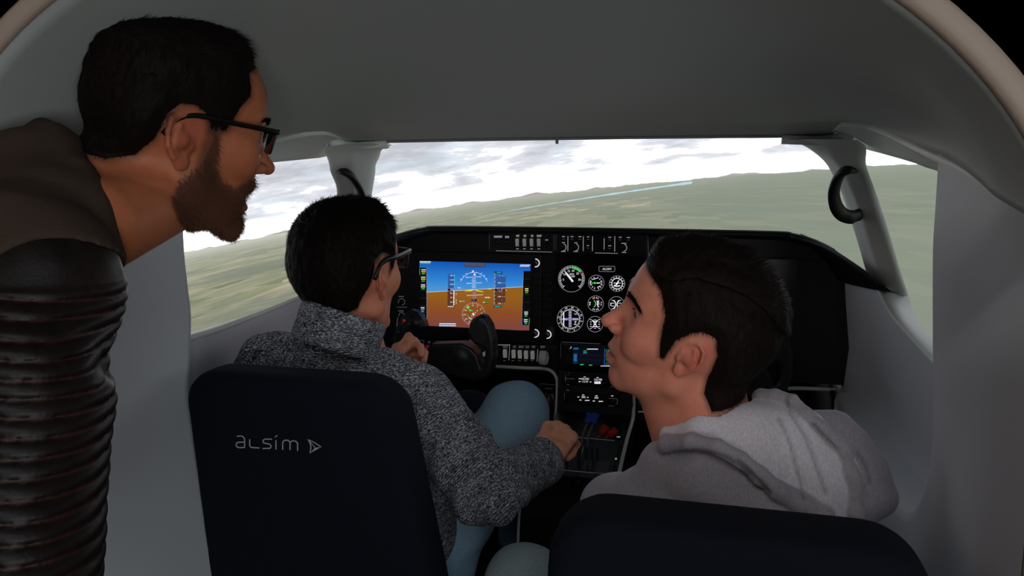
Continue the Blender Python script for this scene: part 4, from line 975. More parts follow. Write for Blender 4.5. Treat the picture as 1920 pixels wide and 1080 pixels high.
def head_tint(V,base,lip,ear,p):
    c=np.tile(np.array(lin(base)[:3]),(len(V),1)); y=np.abs(V[:,1]); mz=p.get('mouth',-.0555); mo=p.get('open',0)
    w=np.exp(-(((V[:,0]-.088)/.012)**2+(y/.021)**4+((V[:,2]-mz+mo*.5)/(.0085+mo*.5))**2)); c=mixc(c,lip,np.clip(w*1.1,0,.8))
    w=np.exp(-(((V[:,0]+.006)/.02)**2+((y-.085)/.012)**2+(V[:,2]/.032)**2)); c=mixc(c,ear,np.clip(w,0,.7))
    w=np.exp(-(((V[:,0]-.115)/.018)**2+(y/.02)**2+((V[:,2]+.018)/.016)**2)); c=mixc(c,ear,w*.35)
    w=np.exp(-(((V[:,0]-.065)/.03)**2+((y-.045)/.02)**2+((V[:,2]+.015)/.02)**2)); c=mixc(c,ear,w*.3)
    return c
def xf(V,M,o): return (V@np.asarray(M,f32).T+np.asarray(o,f32)).astype(f32)
def strands(name,base,nrm,comb,length,width,m,parent,seg=3,curl=.3,lift=.35,seed=0,clump=0):
    rg=np.random.RandomState(seed); N=len(base); L=length*(.7+.6*rg.rand(N)) if np.ndim(length)==0 else length*(.7+.6*rg.rand(N))
    d0=comb+nrm*lift; d0/=np.linalg.norm(d0,axis=1,keepdims=True)+1e-9
    d0=d0+rg.randn(N,3)*curl*.5; d0/=np.linalg.norm(d0,axis=1,keepdims=True)
    side=np.cross(d0,nrm); side/=np.linalg.norm(side,axis=1,keepdims=True)+1e-9
    p=base.copy(); rows=[]; d=d0
    for s in range(seg+1):
        w=width*(1-s/(seg+.15)); rows+=[p-side*w/2,p+side*w/2]
        p=p+d*(L/seg)[:,None]; d=d+rg.randn(N,3)*curl*.35-nrm*.10*curl; d/=np.linalg.norm(d,axis=1,keepdims=True)
    Vv=np.stack(rows,1).reshape(-1,3); k=2*(seg+1); b=(np.arange(N)*k)[:,None]
    Q=np.concatenate([np.stack([b+2*s,b+2*s+1,b+2*s+3,b+2*s+2],-1)[:,0] for s in range(seg)])
    return npmesh(name,Vv,Q,m,parent,True)
def scatter(V,Q,n,mask=None,seed=0):
    "random surface points of a quad mesh with normals"
    rg=np.random.RandomState(seed); a,b,c,d=[V[Q[:,i]] for i in range(4)]
    nr=np.cross(c-a,d-b); A=np.linalg.norm(nr,axis=1); nr=nr/(A[:,None]+1e-12)
    w=A.copy()
    if mask is not None: w=w*mask[Q].mean(1)
    i=rg.choice(len(Q),n,p=w/w.sum()); u,v=rg.rand(n,1),rg.rand(n,1)
    return a[i]*(1-u)*(1-v)+b[i]*u*(1-v)+c[i]*u*v+d[i]*(1-u)*v, nr[i]
# ---------------------------------------------------------------- people
def nz(v): v=np.asarray(v,float); return v/np.linalg.norm(v)
class Head:
    def __init__(s,M,o,sc_,p): s.M=np.array(M,float); s.o=np.array(o,float); s.s=sc_; s.p=p
    def w(s,q): return s.o+s.s*(s.M@np.asarray(q,float))
    def inv(s,w_): return tuple(s.M.T@(np.asarray(w_,float)-s.o)/s.s)
    def W(s,V): return (s.o+s.s*(V@s.M.T)).astype(f32)
    def I(s,P): return ((P-s.o)@s.M/s.s).astype(f32)
def join(parts):
    V=[];Q=[];T=[];n=0
    for v,q,t in parts: V.append(v);Q.append(q+n);T.append(t);n+=len(v)
    return np.concatenate(V),np.concatenate(Q),np.concatenate(T)
def rgba(t): return np.concatenate([t,np.ones((len(t),1))],1)
HAIRM={}
def hairmat(name,col,rough=.55):
    return mat(name,col,rough,spec=.06)
def hair_part(H,hn,poly,thick,m,parent,n,L,width,combf,seed,name='hair',curl=.35,lift=.25,tipf=None,h=.002,both=True):
    p=H.p
    def fn(P):
        x,z=P[:,0],P[:,2]; pd=polysd(x,z,poly)
        t=thick(P)*sstep(-pd,0,.022)
        t=t+.0012*hashnoise(P*np.array([1,1,.5],f32),160,seed)*(t>.004)+.0022*hashnoise(P,60,seed+3)*(t>.008)
        d=head_noears(P)-t
        return smax(smax(d,pd,.004),-(head_noears(P)+.004),.002)
    def head_noears(P): return smin(head_sd(P,dict(p,noear=1)),neck_sd(P,p),.022)
    V,Q=surf(fn,(-.135,-.115,-.13),(.125,.115,.175),h)
    ear=ear_mask(V,p); 
    o=npmesh(name,H.W(V),Q,m,parent)
    # strands
    b,nr=scatter(V,Q,n,seed=seed); g=b-V3(0,0,.04); ok=(nr*g).sum(1)>0; b,nr=b[ok],nr[ok]
    cb=combf(b); cb=cb-nr*(cb*nr).sum(1,keepdims=True); cb/=np.linalg.norm(cb,axis=1,keepdims=True)+1e-9
    LL=L(b) if callable(L) else L
    s_=strands('hair_strands',H.W(b),nr@H.M.T,cb@H.M.T,LL,width,m,o,seg=3,curl=curl,lift=lift,seed=seed); s_['kind']='stuff'
    return o
def ear_mask(V,p): return ear_sd(np.stack([V[:,0],np.abs(V[:,1]),V[:,2]],1))
_hs=head_sd
def head_sd(P,p):
    if p.get('noear'):
        q=dict(p); 
        global ear_sd
        sv=ear_sd; ear_sd=lambda Q,c=None,s=1.0:np.full(len(Q),1.,f32)
        try: return _hs(P,q)
        finally: ear_sd=sv
    return _hs(P,p)
EYEW=mat('eye_white','c9c2bc',.25); 
def eyes(H,parent,iris='3a2a1c'):
    im=mat('iris_'+iris,iris,.2); pm=mat('pupil_black','050505',.15)
    for s in(-1,1):
        c=np.array([.0715,s*.031,.020]); prof=[]
        b=MB(); r=.0120
        # ball as lathe around its gaze axis
        prof=[(r*math.sin(a),r*math.cos(a)) for a in np.linspace(math.pi*.98,math.pi*.155,16)]
        gz=np.array([1,s*.02,H.p.get('gz',0)]); b.lathe((0,0,0),gz,prof,24)
        ip=[(r*math.sin(a),r*math.cos(a)+.0003) for a in(math.pi*.16,math.pi*.12,math.pi*.075)]; b.lathe((0,0,0),gz,ip,24,mi=1)
        b.lathe((0,0,0),gz,[(r*math.sin(a),r*math.cos(a)+.0005) for a in(math.pi*.076,math.pi*.03)],24,mi=2)
        b.v=[tuple(H.w(np.array(v)+c)) for v in b.v]
        b.build('eye',[EYEW,im,pm],parent,smooth=True,fix=False)
def brows(H,parent,m,fn,n=260,seed=5,L=.009):
    rg=np.random.RandomState(seed)
    for s in(-1,1):
        t=rg.rand(n); yy=.010+.040*t; x0=np.full(n,.11); z0=.036+.0065*np.sin(t*2.2)-.004*t+(rg.rand(n)-.5)*.007*(1-t*.6)
        P=np.stack([x0,s*yy,z0],1).astype(f32); 
        for _ in range(14): P[:,0]-=np.maximum(fn(P),-.004)
        nr=grad(fn,P); cb=np.stack([-.3-.5*t,s*(.8+0*t),.35-.6*t],1); cb=cb-nr*(cb*nr).sum(1,keepdims=True)
        o=strands('eyebrow',H.W(P+nr*.0004),nr@H.M.T,cb@H.M.T,L,.0011,m,parent,seg=2,curl=.2,lift=.18,seed=seed+s); o['kind']='stuff'
def hand_sd(P,wr,f,n,side,scale=1.0,curl=((35,50,30),)*4,thumb=(.6,.35,.3),spread=.05,tk=1.0):
    """wr wrist point; f towards the knuckles; n back of the hand; side = direction of the thumb"""
    f=nz(f); n=nz(np.array(n)-f*np.dot(n,f)); s_=nz(np.cross(f,n)); s_=s_*np.sign(np.dot(s_,side)); k=scale; W=np.array(wr,float)
    pt=lambda a,b,c:W+(f*a+s_*b+n*c)*k
    d=rc(P,pt(-.03,0,0),pt(.012,.0,0),.026*k,.025*k)
    d=smin(d,rc(P,pt(.012,.012,-.002),pt(.078,.028,0),.019*k,.0135*k),.02*k); d=smin(d,rc(P,pt(.012,0,-.002),pt(.083,.009,.002),.019*k,.0135*k),.012*k)
    d=smin(d,rc(P,pt(.010,-.008,-.002),pt(.080,-.010,.001),.018*k,.013*k),.012*k); d=smin(d,rc(P,pt(.008,-.014,-.003),pt(.072,-.029,-.002),.017*k,.012*k),.012*k)
    d=smin(d,rc(P,pt(.012,.018,-.010),pt(.045,.034,-.012),.017*k,.013*k),.016*k)
    roots=[(.080,.028,.001),(.085,.009,.003),(.082,-.010,.002),(.074,-.029,-.002)]; Ls=[(.043,.026,.021),(.048,.030,.022),(.044,.028,.021),(.034,.021,.019)]; R0=[.0098,.0100,.0095,.0086]
    knu=None
    for i in range(4):
        c=curl[i] if len(curl)>1 else curl[0]; p=pt(*roots[i]); ang=0; pts=[p]; dirs=f+s_*(spread*(1.5-i))
        for j in range(3):
            ang+=R(c[j]); dd=nz(dirs)*math.cos(ang)-n*math.sin(ang); p=p+dd*Ls[i][j]*k; pts.append(p)
        r=R0[i]*k; fd=chain(P,pts,[r*1.12,r*1.03,r*.95,r*.80],.002); fd=smin(fd,ell(P,pts[1],(r*1.12,)*3),.003)
        d=np.where(False,d,smin(d,fd,.0045))
    a,b_,c_=thumb
    t0=pt(.022,.028,-.012); d1=nz(f*.75+s_*a-n*b_); t1=t0+d1*.044*k; d2=nz(f*.95+s_*(a-.35)-n*(b_+c_)); t2=t1+d2*.033*k; d3=nz(f*1+s_*(a-.75)-n*(b_+c_*1.6)); t3=t2+d3*.025*k
    d=smin(d,chain(P,[t0,t1,t2,t3],[.0155*k,.0125*k,.0112*k,.0088*k],.003),.007)
    return d
def local(P,a,b,up_=(0,0,1)):
    "coordinates with x along a->b"
    ax=nz(np.array(b,float)-np.array(a,float)); u=np.array(up_,float); u=nz(u-ax*(u@ax)) if abs(u@ax)<.95 else nz(np.cross(ax,(0,1,0))); v=np.cross(ax,u)
    q=P-np.array(a); return np.stack([q@ax,q@u,q@v],1)
def glasses(H,parent,m,half,top,bot,thick,fx=.103,lens=None,name='glasses',low=True,bend=.010,wid=.0775,ex=0):
    b=MB(); 
    for s in(-1,1):
        y0,y1=.009,half
        R_=[(y0,top),(y1-.004,top+.001),(y1,top-.004),(y1-.002,bot+.006),(y1-.010,bot),(y0+.008,bot),(y0+.001,bot+.007)]
        P=[(fx-bend*(y/half)**2-.004*(top-z)/.03,s*y,z) for y,z in smooth_path(R_,3,True)]; P=[H.w(q) for q in P]; P.append(P[0]); P.append(P[1])
        if low: b.tube(P,thick*.8,6,caps=False)
        T=[(fx-bend*(y/half)**2+.0005,s*y,top+.0006) for y in np.linspace(.008,half+.004,7)]; b.tube([H.w(q) for q in T],thick*1.5,6)
    b.tube([H.w(q) for q in((fx,-.010,top-.004),(fx+.003,0,top-.002),(fx,.010,top-.004))],thick,6)
    o=b.build(name,m,parent,smooth=True); 
    for s in(-1,1):
        b=MB(); T=[(fx-bend,s*(half+.004),top-.001),(fx-.03,s*(half+.010),top-.0015),(.03,s*wid,top-.0035),(.006+ex,s*wid,top-.004),(-.014+ex,s*wid,top-.012),(-.028+ex,s*(wid-.001),top-.034)]
        b.tube([H.w(q) for q in smooth_path(T,3)],thick*1.55,6,flat=1.5); b.build('temple',m,o,smooth=True)
        y0,y1=.009,half
        vs=[(fx-bend*(y/half)**2-.004*(top-z)/.03,s*y,z) for y,z in((y0,top),(y1,top),(y1,bot+.008),(y1-.008,bot),(y0+.006,bot),(y0,bot+.008))]; vs=[H.w(q) for q in vs]
        g=MB(); g.slab(vs,H.M@np.array([-.0012,0,0])); g.build('lens',glassmat(),o)
    return o
def glassmat():
    if 'lens_glass' in MATS: return MATS['lens_glass']
    m=bpy.data.materials.new('lens_glass'); m.use_nodes=True; nt=m.node_tree; nt.nodes.clear(); a=nt.nodes.new('ShaderNodeBsdfTransparent'); a.inputs[0].default_value=(.93,.95,.95,1); g=nt.nodes.new('ShaderNodeBsdfGlossy'); g.inputs['Roughness'].default_value=.02
    f=nt.nodes.new('ShaderNodeFresnel'); f.inputs[0].default_value=1.25; x=nt.nodes.new('ShaderNodeMixShader'); o=nt.nodes.new('ShaderNodeOutputMaterial')
    nt.links.new(f.outputs[0],x.inputs[0]); nt.links.new(a.outputs[0],x.inputs[1]); nt.links.new(g.outputs[0],x.inputs[2]); nt.links.new(x.outputs[0],o.inputs[0]); MATS['lens_glass']=m; return m
def knitmat():
    m=bpy.data.materials.new('marled_knit'); m.use_nodes=True; nt=m.node_tree; b=nt.nodes['Principled BSDF']; L=nt.links
    a=nt.nodes.new('ShaderNodeAttribute'); a.attribute_name='cloth'
    mp=nt.nodes.new('ShaderNodeMapping'); mp.inputs['Scale'].default_value=(760,230,230); L.new(a.outputs['Vector'],mp.inputs[0])
    n=nt.nodes.new('ShaderNodeTexNoise'); n.inputs['Scale'].default_value=1; n.inputs['Detail'].default_value=3; n.inputs['Roughness'].default_value=.6; n.inputs['Distortion'].default_value=.5; L.new(mp.outputs[0],n.inputs[0])
    mp2=nt.nodes.new('ShaderNodeMapping'); mp2.inputs['Scale'].default_value=(120,40,40); L.new(a.outputs['Vector'],mp2.inputs[0])
    n2=nt.nodes.new('ShaderNodeTexNoise'); n2.inputs['Scale'].default_value=1; n2.inputs['Detail'].default_value=2; L.new(mp2.outputs[0],n2.inputs[0])
    ad=nt.nodes.new('ShaderNodeMath'); ad.operation='MULTIPLY_ADD'; ad.inputs[1].default_value=.16; L.new(n2.outputs[0],ad.inputs[0]); L.new(n.outputs[0],ad.inputs[2])
    cr=nt.nodes.new('ShaderNodeValToRGB'); e=cr.color_ramp.elements; e[0].position=.47; e[0].color=lin('2c2e38'); e[1].position=.70; e[1].color=lin('d2d3d8'); x=e.new(.585); x.color=lin('6c6e78'); L.new(ad.outputs[0],cr.inputs[0]); L.new(cr.outputs[0],b.inputs['Base Color'])
    b.inputs['Roughness'].default_value=.95; b.inputs['Specular IOR Level'].default_value=.1
    w_=nt.nodes.new('ShaderNodeTexWave'); w_.bands_direction='X'; w_.inputs['Scale'].default_value=75; w_.inputs['Distortion'].default_value=1.2; w_.inputs['Detail'].default_value=2; L.new(a.outputs['Vector'],w_.inputs[0])
    bp=nt.nodes.new('ShaderNodeBump'); bp.inputs['Strength'].default_value=.8; bp.inputs['Distance'].default_value=.0022; L.new(w_.outputs[1],bp.inputs['Height'])
    bp2=nt.nodes.new('ShaderNodeBump'); bp2.inputs['Strength'].default_value=.7; bp2.inputs['Distance'].default_value=.0015; L.new(n.outputs[0],bp2.inputs['Height']); L.new(bp.outputs[0],bp2.inputs['Normal']); L.new(bp2.outputs[0],b.inputs['Normal'])
    return m
def tintmat(name,rough=.9,bump=(400,.6,.001),vary=.2,vs=500,sheen=.1,stretch=(1,1,1)):
    m=bpy.data.materials.new(name); m.use_nodes=True; nt=m.node_tree; b=nt.nodes['Principled BSDF']; L=nt.links
    a=nt.nodes.new('ShaderNodeAttribute'); a.attribute_name='tint'; tc=nt.nodes.new('ShaderNodeTexCoord'); mp=nt.nodes.new('ShaderNodeMapping'); mp.inputs['Scale'].default_value=stretch; L.new(tc.outputs['Object'],mp.inputs[0])
    n=nt.nodes.new('ShaderNodeTexNoise'); n.inputs['Scale'].default_value=vs; n.inputs['Detail'].default_value=4; L.new(mp.outputs[0],n.inputs[0])
    cr=nt.nodes.new('ShaderNodeValToRGB'); cr.color_ramp.elements[0].position=.35; cr.color_ramp.elements[0].color=(1-vary*2,)*3+(1,); cr.color_ramp.elements[1].position=.65; cr.color_ramp.elements[1].color=(1,1,1,1); L.new(n.outputs[0],cr.inputs[0])
    mx=nt.nodes.new('ShaderNodeMixRGB'); mx.blend_type='MULTIPLY'; mx.inputs[0].default_value=1; L.new(a.outputs['Color'],mx.inputs[1]); L.new(cr.outputs[0],mx.inputs[2]); L.new(mx.outputs[0],b.inputs['Base Color'])
    b.inputs['Roughness'].default_value=rough; b.inputs['Specular IOR Level'].default_value=.2; b.inputs['Sheen Weight'].default_value=sheen
    n2=nt.nodes.new('ShaderNodeTexNoise'); n2.inputs['Scale'].default_value=bump[0]; n2.inputs['Detail'].default_value=3; L.new(mp.outputs[0],n2.inputs[0]); bp=nt.nodes.new('ShaderNodeBump'); bp.inputs['Strength'].default_value=bump[1]; bp.inputs['Distance'].default_value=bump[2]; L.new(n2.outputs[0],bp.inputs['Height']); L.new(bp.outputs[0],b.inputs['Normal'])
    return m
def headmesh(H,base,lip,ear,extra=None,h=.0019,lo=(-.14,-.12,-.24),hi=(.135,.12,.14)):
    fn=headneck(H.p); V,Q=surf(fn,lo,hi,h); t=head_tint(V,base,lip,ear,H.p)
    if extra is not None: t=extra(V,t)
    return fn,V,Q,t
def stub(t,V,poly,col,w=1,soft=.012,ymin=0):
    pd=polysd(V[:,0],V[:,2],poly); k=sstep(-pd,-soft,soft)*w*(sstep(np.abs(V[:,1]),ymin,ymin+.02) if ymin else 1); 
    return mixc(t,col,np.clip(k,0,1))
def worldneck(H,nb,rb,tb,rt_): H.p['neck']=(H.inv(nb),rb,H.inv(tb),rt_)

def pin(H,q,px,py,d):
    "shift a head so that its point q is seen at the given pixel"
    H.o=U(px,py,D=d)-H.s*(H.M@np.array(q)); return H

def lashes(H,parent,m,fn):
    es=H.p.get('eye',.0042)
    for s in(-1,1):
        b=MB()
        for k,r in((1,.0008),):
            P=np.array([(.100,s*(.031+.0135*math.cos(a)),.0195+k*(es*.9)*math.sin(a)) for a in np.linspace(.15,math.pi-.15,9)],f32)
            for _ in range(16): P[:,0]-=np.maximum(fn(P),-.003)
            b.tube([H.w(q) for q in P],r,5)
        b.build('eyelash',m,parent,smooth=True)
# ================= man in the grey sweater (pilot seat) =================
H2=Head([[0.248,-0.9687,0.0075],[0.9676,0.2473,-0.0513],[0.0478,0.02,0.9987]],(-.353,1.215,1.0825),1.0,dict(smile=.6,nr=.050,broad=1.03,ear=.95,earz=-.006)); H2.s=.965; pin(H2,(-.004,-.080,.004),716,522,1.285)
man2=thing('person','man in marled grey knitted sweater and blue jeans, seen from behind, holding the black yoke','person',(-.335,1.30,.42))
D=lambda px,py,d:tuple(U(px,py,D=d))
shR=np.array(D(792,762,1.33)); shL=np.array(D(505,690,1.36)); nb2=np.array([-.352,1.185,.965]); 
worldneck(H2,nb2+np.array([0,.012,-.025]),.048,nb2+np.array([.02,.04,-.02]),.045)
elR=np.array(D(912,915,1.27)); wrR=np.array(D(1022,862,1.42)); elL=np.array([-.50,1.36,.74]); wrL=np.array(D(722,712,1.55))
hpR=np.array([-.265,1.25,.50]); hpL=np.array([-.425,1.27,.47]); knR=np.array(D(968,775,1.60)); knL=np.array(D(876,790,1.72))
anR=np.array([-.17,1.80,.16]); anL=np.array([-.36,1.84,.16])
def hr2(V,t):
    t=stub(t,V,[(.062,.12),(.058,.07),(.048,.05),(.046,.02),(.030,.0),(.020,.03),(.0,.042),(-.022,.030),(-.030,-.01),(-.036,-.048),(-.11,-.055),(-.14,.15),(.06,.16)],'1a1411',.9,.006)
    return t
fn2,V,Q,t=headmesh(H2,'e09474','a85a50','c8664f',hr2,h=.0022)
def body2(P):
    d=ell(P,(-.335,1.235,.78),(.15,.095,.16)); d=smin(d,ell(P,(-.335,1.27,.56),(.145,.11,.17)),.06)
    d=smin(d,chain(P,[shL,nb2-np.array([0,0,.06]),shR],[.04,.045,.04],.03),.05)
    d=smin(d,chain(P,[shR,elR,wrR],[.040,.034,.024],.02),.03); d=smin(d,chain(P,[shL,elL,wrL],[.040,.034,.024],.02),.03)
    for hp,kn,an in((hpR,knR,anR),(hpL,knL,anL)):
        d=smin(d,chain(P,[hp,kn,an],[.070,.048,.034],.02),.04)
    return d
vb,qb=surf(body2,(-.66,1.05,.08),(.08,1.95,1.02),.008); tb=np.tile(np.array(lin('c08a70')[:3]),(len(vb),1))
# hands
fR=np.array(D(1052,805,1.47))-wrR
def handR(P): return hand_sd(P,wrR,fR,nz(-fw*.75+up*.6-rt*.25),-rt+.2*up,.92,curl=((66,78,45),(70,80,45),(74,80,45),(78,78,45)),thumb=(.5,.6,.3))
gripc=np.array(D(757,630,1.62)); fL=np.array([-.10,.55,.55])
def handL(P):
    d=hand_sd(P,wrL,np.array([.12,.55,.45]),np.array([-.95,.0,.1]),np.array([.1,-.3,1.]),.82,curl=((50,62,40),(56,62,40),(60,62,40),(62,60,40)),thumb=(.2,.1,.1))
    # thumb laid up the back of the grip
    t=[D(738,690,1.575),D(750,668,1.57),D(760,648,1.572),D(766,630,1.58)]
    return smin(d,chain(P,t,[.014,.0125,.0115,.0085],.004),.008)
vr,qr=surf(handR,wrR-.13,wrR+.14,.0019); vl,ql=surf(handL,wrL-.12,wrL+.16,.0021)
def htint(v,base='f5ac8c'):
    t=np.tile(np.array(lin(base)[:3]),(len(v),1)); n_=hashnoise(v,90); return mixc(t,'b06a58',np.clip(n_*.5,0,.4))
VV,QQ,TT=join([(H2.W(V),Q,t),(vb,qb,tb),(vr,qr,htint(vr)),(vl,ql,htint(vl))])
b2=npmesh('body',VV,QQ,skin_mat('skin_medium','c08a70'),man2,True,{'tint':('FLOAT_COLOR',rgba(TT))})
eyes(H2,man2)
HB=hairmat('hair_dark_brown','15100d')
hp2=[(.066,.125),(.062,.085),(.052,.060),(.047,.045),(.043,.015),(.030,.012),(.022,.040),(.0,.047),(-.020,.038),(-.027,.0),(-.034,-.046),(-.075,-.060),(-.16,-.05),(-.16,.20),(.10,.20),(.10,.125)]
hair_part(H2,fn2,hp2,lambda P:.0045+.009*sstep(P[:,2],.03,.11)+.007*sstep(P[:,0],.01,.06)*sstep(P[:,2],.07,.11),HB,man2,26000,lambda b:.006+.007*sstep(b[:,2],.05,.12)+.008*sstep(b[:,0],.02,.07),.0011,
   lambda b:np.stack([.5*sstep(b[:,2],.06,.12)+.0*b[:,0]+.25*(b[:,0]>.03),.15*np.sign(b[:,1]),-1.0+1.0*sstep(b[:,2],.07,.12)],1),11,curl=.3,lift=.2)
brows(H2,man2,HB,fn2)
glasses(H2,man2,mat('glasses_black','0a0a0b',.3),.066,.040,.006,.0019,fx=.104,wid=.0865,ex=-.002)
# sweater
def arm_w(P,sh,el,wr,r,sd_):
    d=chain(P,[sh,el],[r[0],r[1]],.01); d=smin(d,rc(P,el,wr,r[1],r[2]),.03)
    q=local(P,sh,el); q2=local(P,el,wr)
    wv=.0045*np.sin(q[:,0]*95+2.2*np.sin(q[:,1]*28+sd_)+q[:,2]*22)*np.clip(1-np.abs(q[:,0]-.20)/.16,0,1)
    wv2=.004*np.sin(q2[:,0]*110+2*np.sin(q2[:,1]*30+sd_)+q2[:,2]*25)*np.clip(1-np.abs(q2[:,0]-.05)/.12,0,1)
    return d+wv+wv2
RR=(.060,.056,.041)
def sweater(P,full=True):
    d=ell(P,(-.335,1.225,.78),(.172,.118,.185)); d=smin(d,ell(P,(-.335,1.265,.58),(.165,.130,.19)),.07)
    d=smin(d,chain(P,[shL+np.array([.03,-.0,-.0]),nb2+np.array([-.05,-.005,-.035]),nb2+np.array([.035,.0,-.085]),shR+np.array([-.02,0,0])],[.058,.054,.054,.056],.03),.05)
    d=smin(d,ell(P,(-.36,1.155,.885),(.125,.058,.070)),.05)
    d=smin(d,arm_w(P,shR,elR,wrR-(wrR-elR)*.10,RR,0),.035); d=smin(d,arm_w(P,shL,elL,wrL-(wrL-elL)*.12,RR,2),.035)
    # folds across the back
    d=d+.0035*np.sin(P[:,2]*60+3*np.sin(P[:,0]*11))*sstep(P[:,2],.7,.8)*sstep(-P[:,2],-.95,-.88)
    # cuff band
    c=wrR-(wrR-elR)*.10; q=local(P,c,wrR); d=smin(d,np.maximum(np.abs(np.sqrt(q[:,1]**2+q[:,2]**2)-.038)-.006,np.abs(q[:,0]+.002)-.016),.008)
    # stand-up collar
    ax=nz((.26,.30,1.)); cc=np.array(D(632,632,1.305)); q=local(P,cc,cc+ax,(0,1,0)); rr_=np.sqrt((q[:,1]/1.06)**2+(q[:,2]/.98)**2); hgt=.034
    d=smin(d,smax(np.abs(rr_-.0660)-.0085,np.abs(q[:,0]-.012)-hgt+.25*q[:,2]*0,.012),.012)
    d=smax(d,-np.maximum(rr_-.058,-q[:,0]+.015),.004)
    d=np.maximum(d,-(P[:,2]-.50))
    return d
vs_,qs_=surf(sweater,(-.66,1.02,.48),(.06,1.66,1.08),.0042)
La=local(vs_,shR,elR); Lb=local(vs_,elR,wrR); da=rc(vs_,shR+(elR-shR)*.12,elR,.055,.05); db=rc(vs_,elR,wrR,.05,.04); 
dl=rc(vs_,shL+(elL-shL)*.15,elL,.055,.05); dt=ell(vs_,(-.335,1.22,.80),(.15,.115,.21))
tor=np.stack([vs_[:,2],vs_[:,0],vs_[:,1]],1)
pick=np.argmin(np.stack([dt,da,db,dl]),0); fp=pick[qs_[:,0]]; FR=np.stack([tor,La,Lb,local(vs_,shL,elL)]); cl=FR[fp[:,None],qs_]
npmesh('sweater',vs_,qs_,knitmat(),man2,True,corner=('cloth',cl.reshape(-1,3)))
# jeans and shoes
JM=tintmat('blue_denim',.85,(900,.5,.0006),.18,700,.05,(1,1,1))
def jeans(P):
    d=None
    for hp,kn,an in((hpR,knR,anR),(hpL,knL,anL)):
        e=chain(P,[hp,hp*.45+kn*.55+np.array([-.01,0,.01]),kn],[.098,.086,.062],.01); e=smin(e,rc(P,kn,an,.066,.050),.02); q=local(P,hp,kn)
        e=e+.004*np.sin(q[:,0]*70+4*np.sin(q[:,1]*20)+q[:,2]*30)*np.clip(1-q[:,0]/.25,0,1)+.003*hashnoise(P,22,3)
        d=e if d is None else smin(d,e,.02)
    return smin(d,ell(P,(-.335,1.25,.50),(.165,.13,.10)),.05)
vj,qj=surf(jeans,(-.62,1.07,.1),(.10,2.0,.92),.0062)
tj=np.tile(np.array(lin('86aac4')[:3]),(len(vj),1)); wj=np.exp(-((np.linalg.norm(vj-(knR+hpR)/2+np.array([0,0,-.05]),axis=1))/.16)**2); tj=mixc(tj,'b4d0e0',wj*.7); lL=chain(vj,[hpL,knL,anL],[.09,.07,.05]); lR=chain(vj,[hpR,knR,anR],[.09,.07,.05]); tj=mixc(tj,'1a2130',sstep(lR-lL,-.01,.02))  # right thigh's highlight and left leg's shade are painted into the tint
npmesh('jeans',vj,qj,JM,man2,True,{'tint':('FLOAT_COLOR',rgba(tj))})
def shoe(parent,an,dirv,m):
    f_=nz(dirv); toe=np.array(an)+f_*.17+np.array([0,0,-.085]); heel=np.array(an)-f_*.04+np.array([0,0,-.09])
    def sd(P):
        d=chain(P,[heel,np.array(an)+f_*.08+np.array([0,0,-.075]),toe],[.036,.040,.032],.02); d=smin(d,rc(P,np.array(an)+np.array([0,0,-.02]),np.array(an)+np.array([0,0,-.08]),.042,.038),.03); return smax(d,-(P[:,2]-(an[2]-.125)),.006)
    c=np.array(an); v,q=surf(sd,c-.30,c+.30,.007); return npmesh('shoe',v,q,m,parent)
SHM=mat('shoe_black','0c0c0d',.5)
shoe(man2,anR,(.0,1,.25),SHM); shoe(man2,anL,(-.0,1,.25),SHM)
# ================= man in the hoodie (right seat) =================
H3=Head([[-0.9877,-0.0756,0.1369],[0.0415,-0.9708,-0.2363],[0.1507,-0.2277,0.962]],(.245,.9493,1.0745),.935,dict(smile=.9,open=.006,nose=(.111,-.016),bridge=(.094,.006),nr=.052,gz=.25,eye=.005,weak=.009,earx=.008)); H3.M=H3.M@rotm('Y',-10)@rotm('Z',8); pin(H3,(.119,0,-.018),1129,600,1.0)
man3=thing('person','young man in pale grey hoodie with dark side-parted hair, face turned up in profile','person',(.30,.98,.38))
nb3=np.array(D(1345,800,1.0)); shL3=np.array(D(1235,960,1.05)); shR3=np.array(D(1545,930,.985))
worldneck(H3,np.array(D(1338,835,1.0)),.060,np.array(D(1285,830,1.03)),.045)
elL3=np.array(D(1160,962,1.14)); wrL3=elL3+np.array([.0,.16,-.19]); elR3=shR3+np.array([.02,.08,-.25]); wrR3=elR3+np.array([-.10,.22,.0])
hL3=np.array([.20,1.03,.44]); hR3=np.array([.38,1.02,.44]); kL3=np.array(D(985,1100,1.29)); kR3=np.array([.36,1.46,.56]); aL3=np.array([-.0,1.34,.13]); aL3=np.array([.16,1.55,.13]); aR3=np.array([.34,1.72,.13])
hp3=[(.098,.125),(.096,.083),(.066,.072),(.052,.048),(.047,.012),(.040,-.014),(.030,-.016),(.024,.020),(.012,.036),(.0,.043),(-.016,.040),(-.025,.018),(-.028,-.020),(-.032,-.048),(-.050,-.068),(-.085,-.054),(-.16,-.035),(-.16,.20),(.12,.20),(.12,.125)]
def hr3(V,t):
    t=stub(t,V,[(x-.0,z) for x,z in hp3],'1c1613',.85,.006)
    t=stub(t,V,[(.10,-.045),(.10,-.13),(.04,-.105),(.045,-.06)],'8a6355',.22,.02)
    return t
fn3,V,Q,t=headmesh(H3,'f8a084','b86a62','cf705c',hr3,h=.0017)
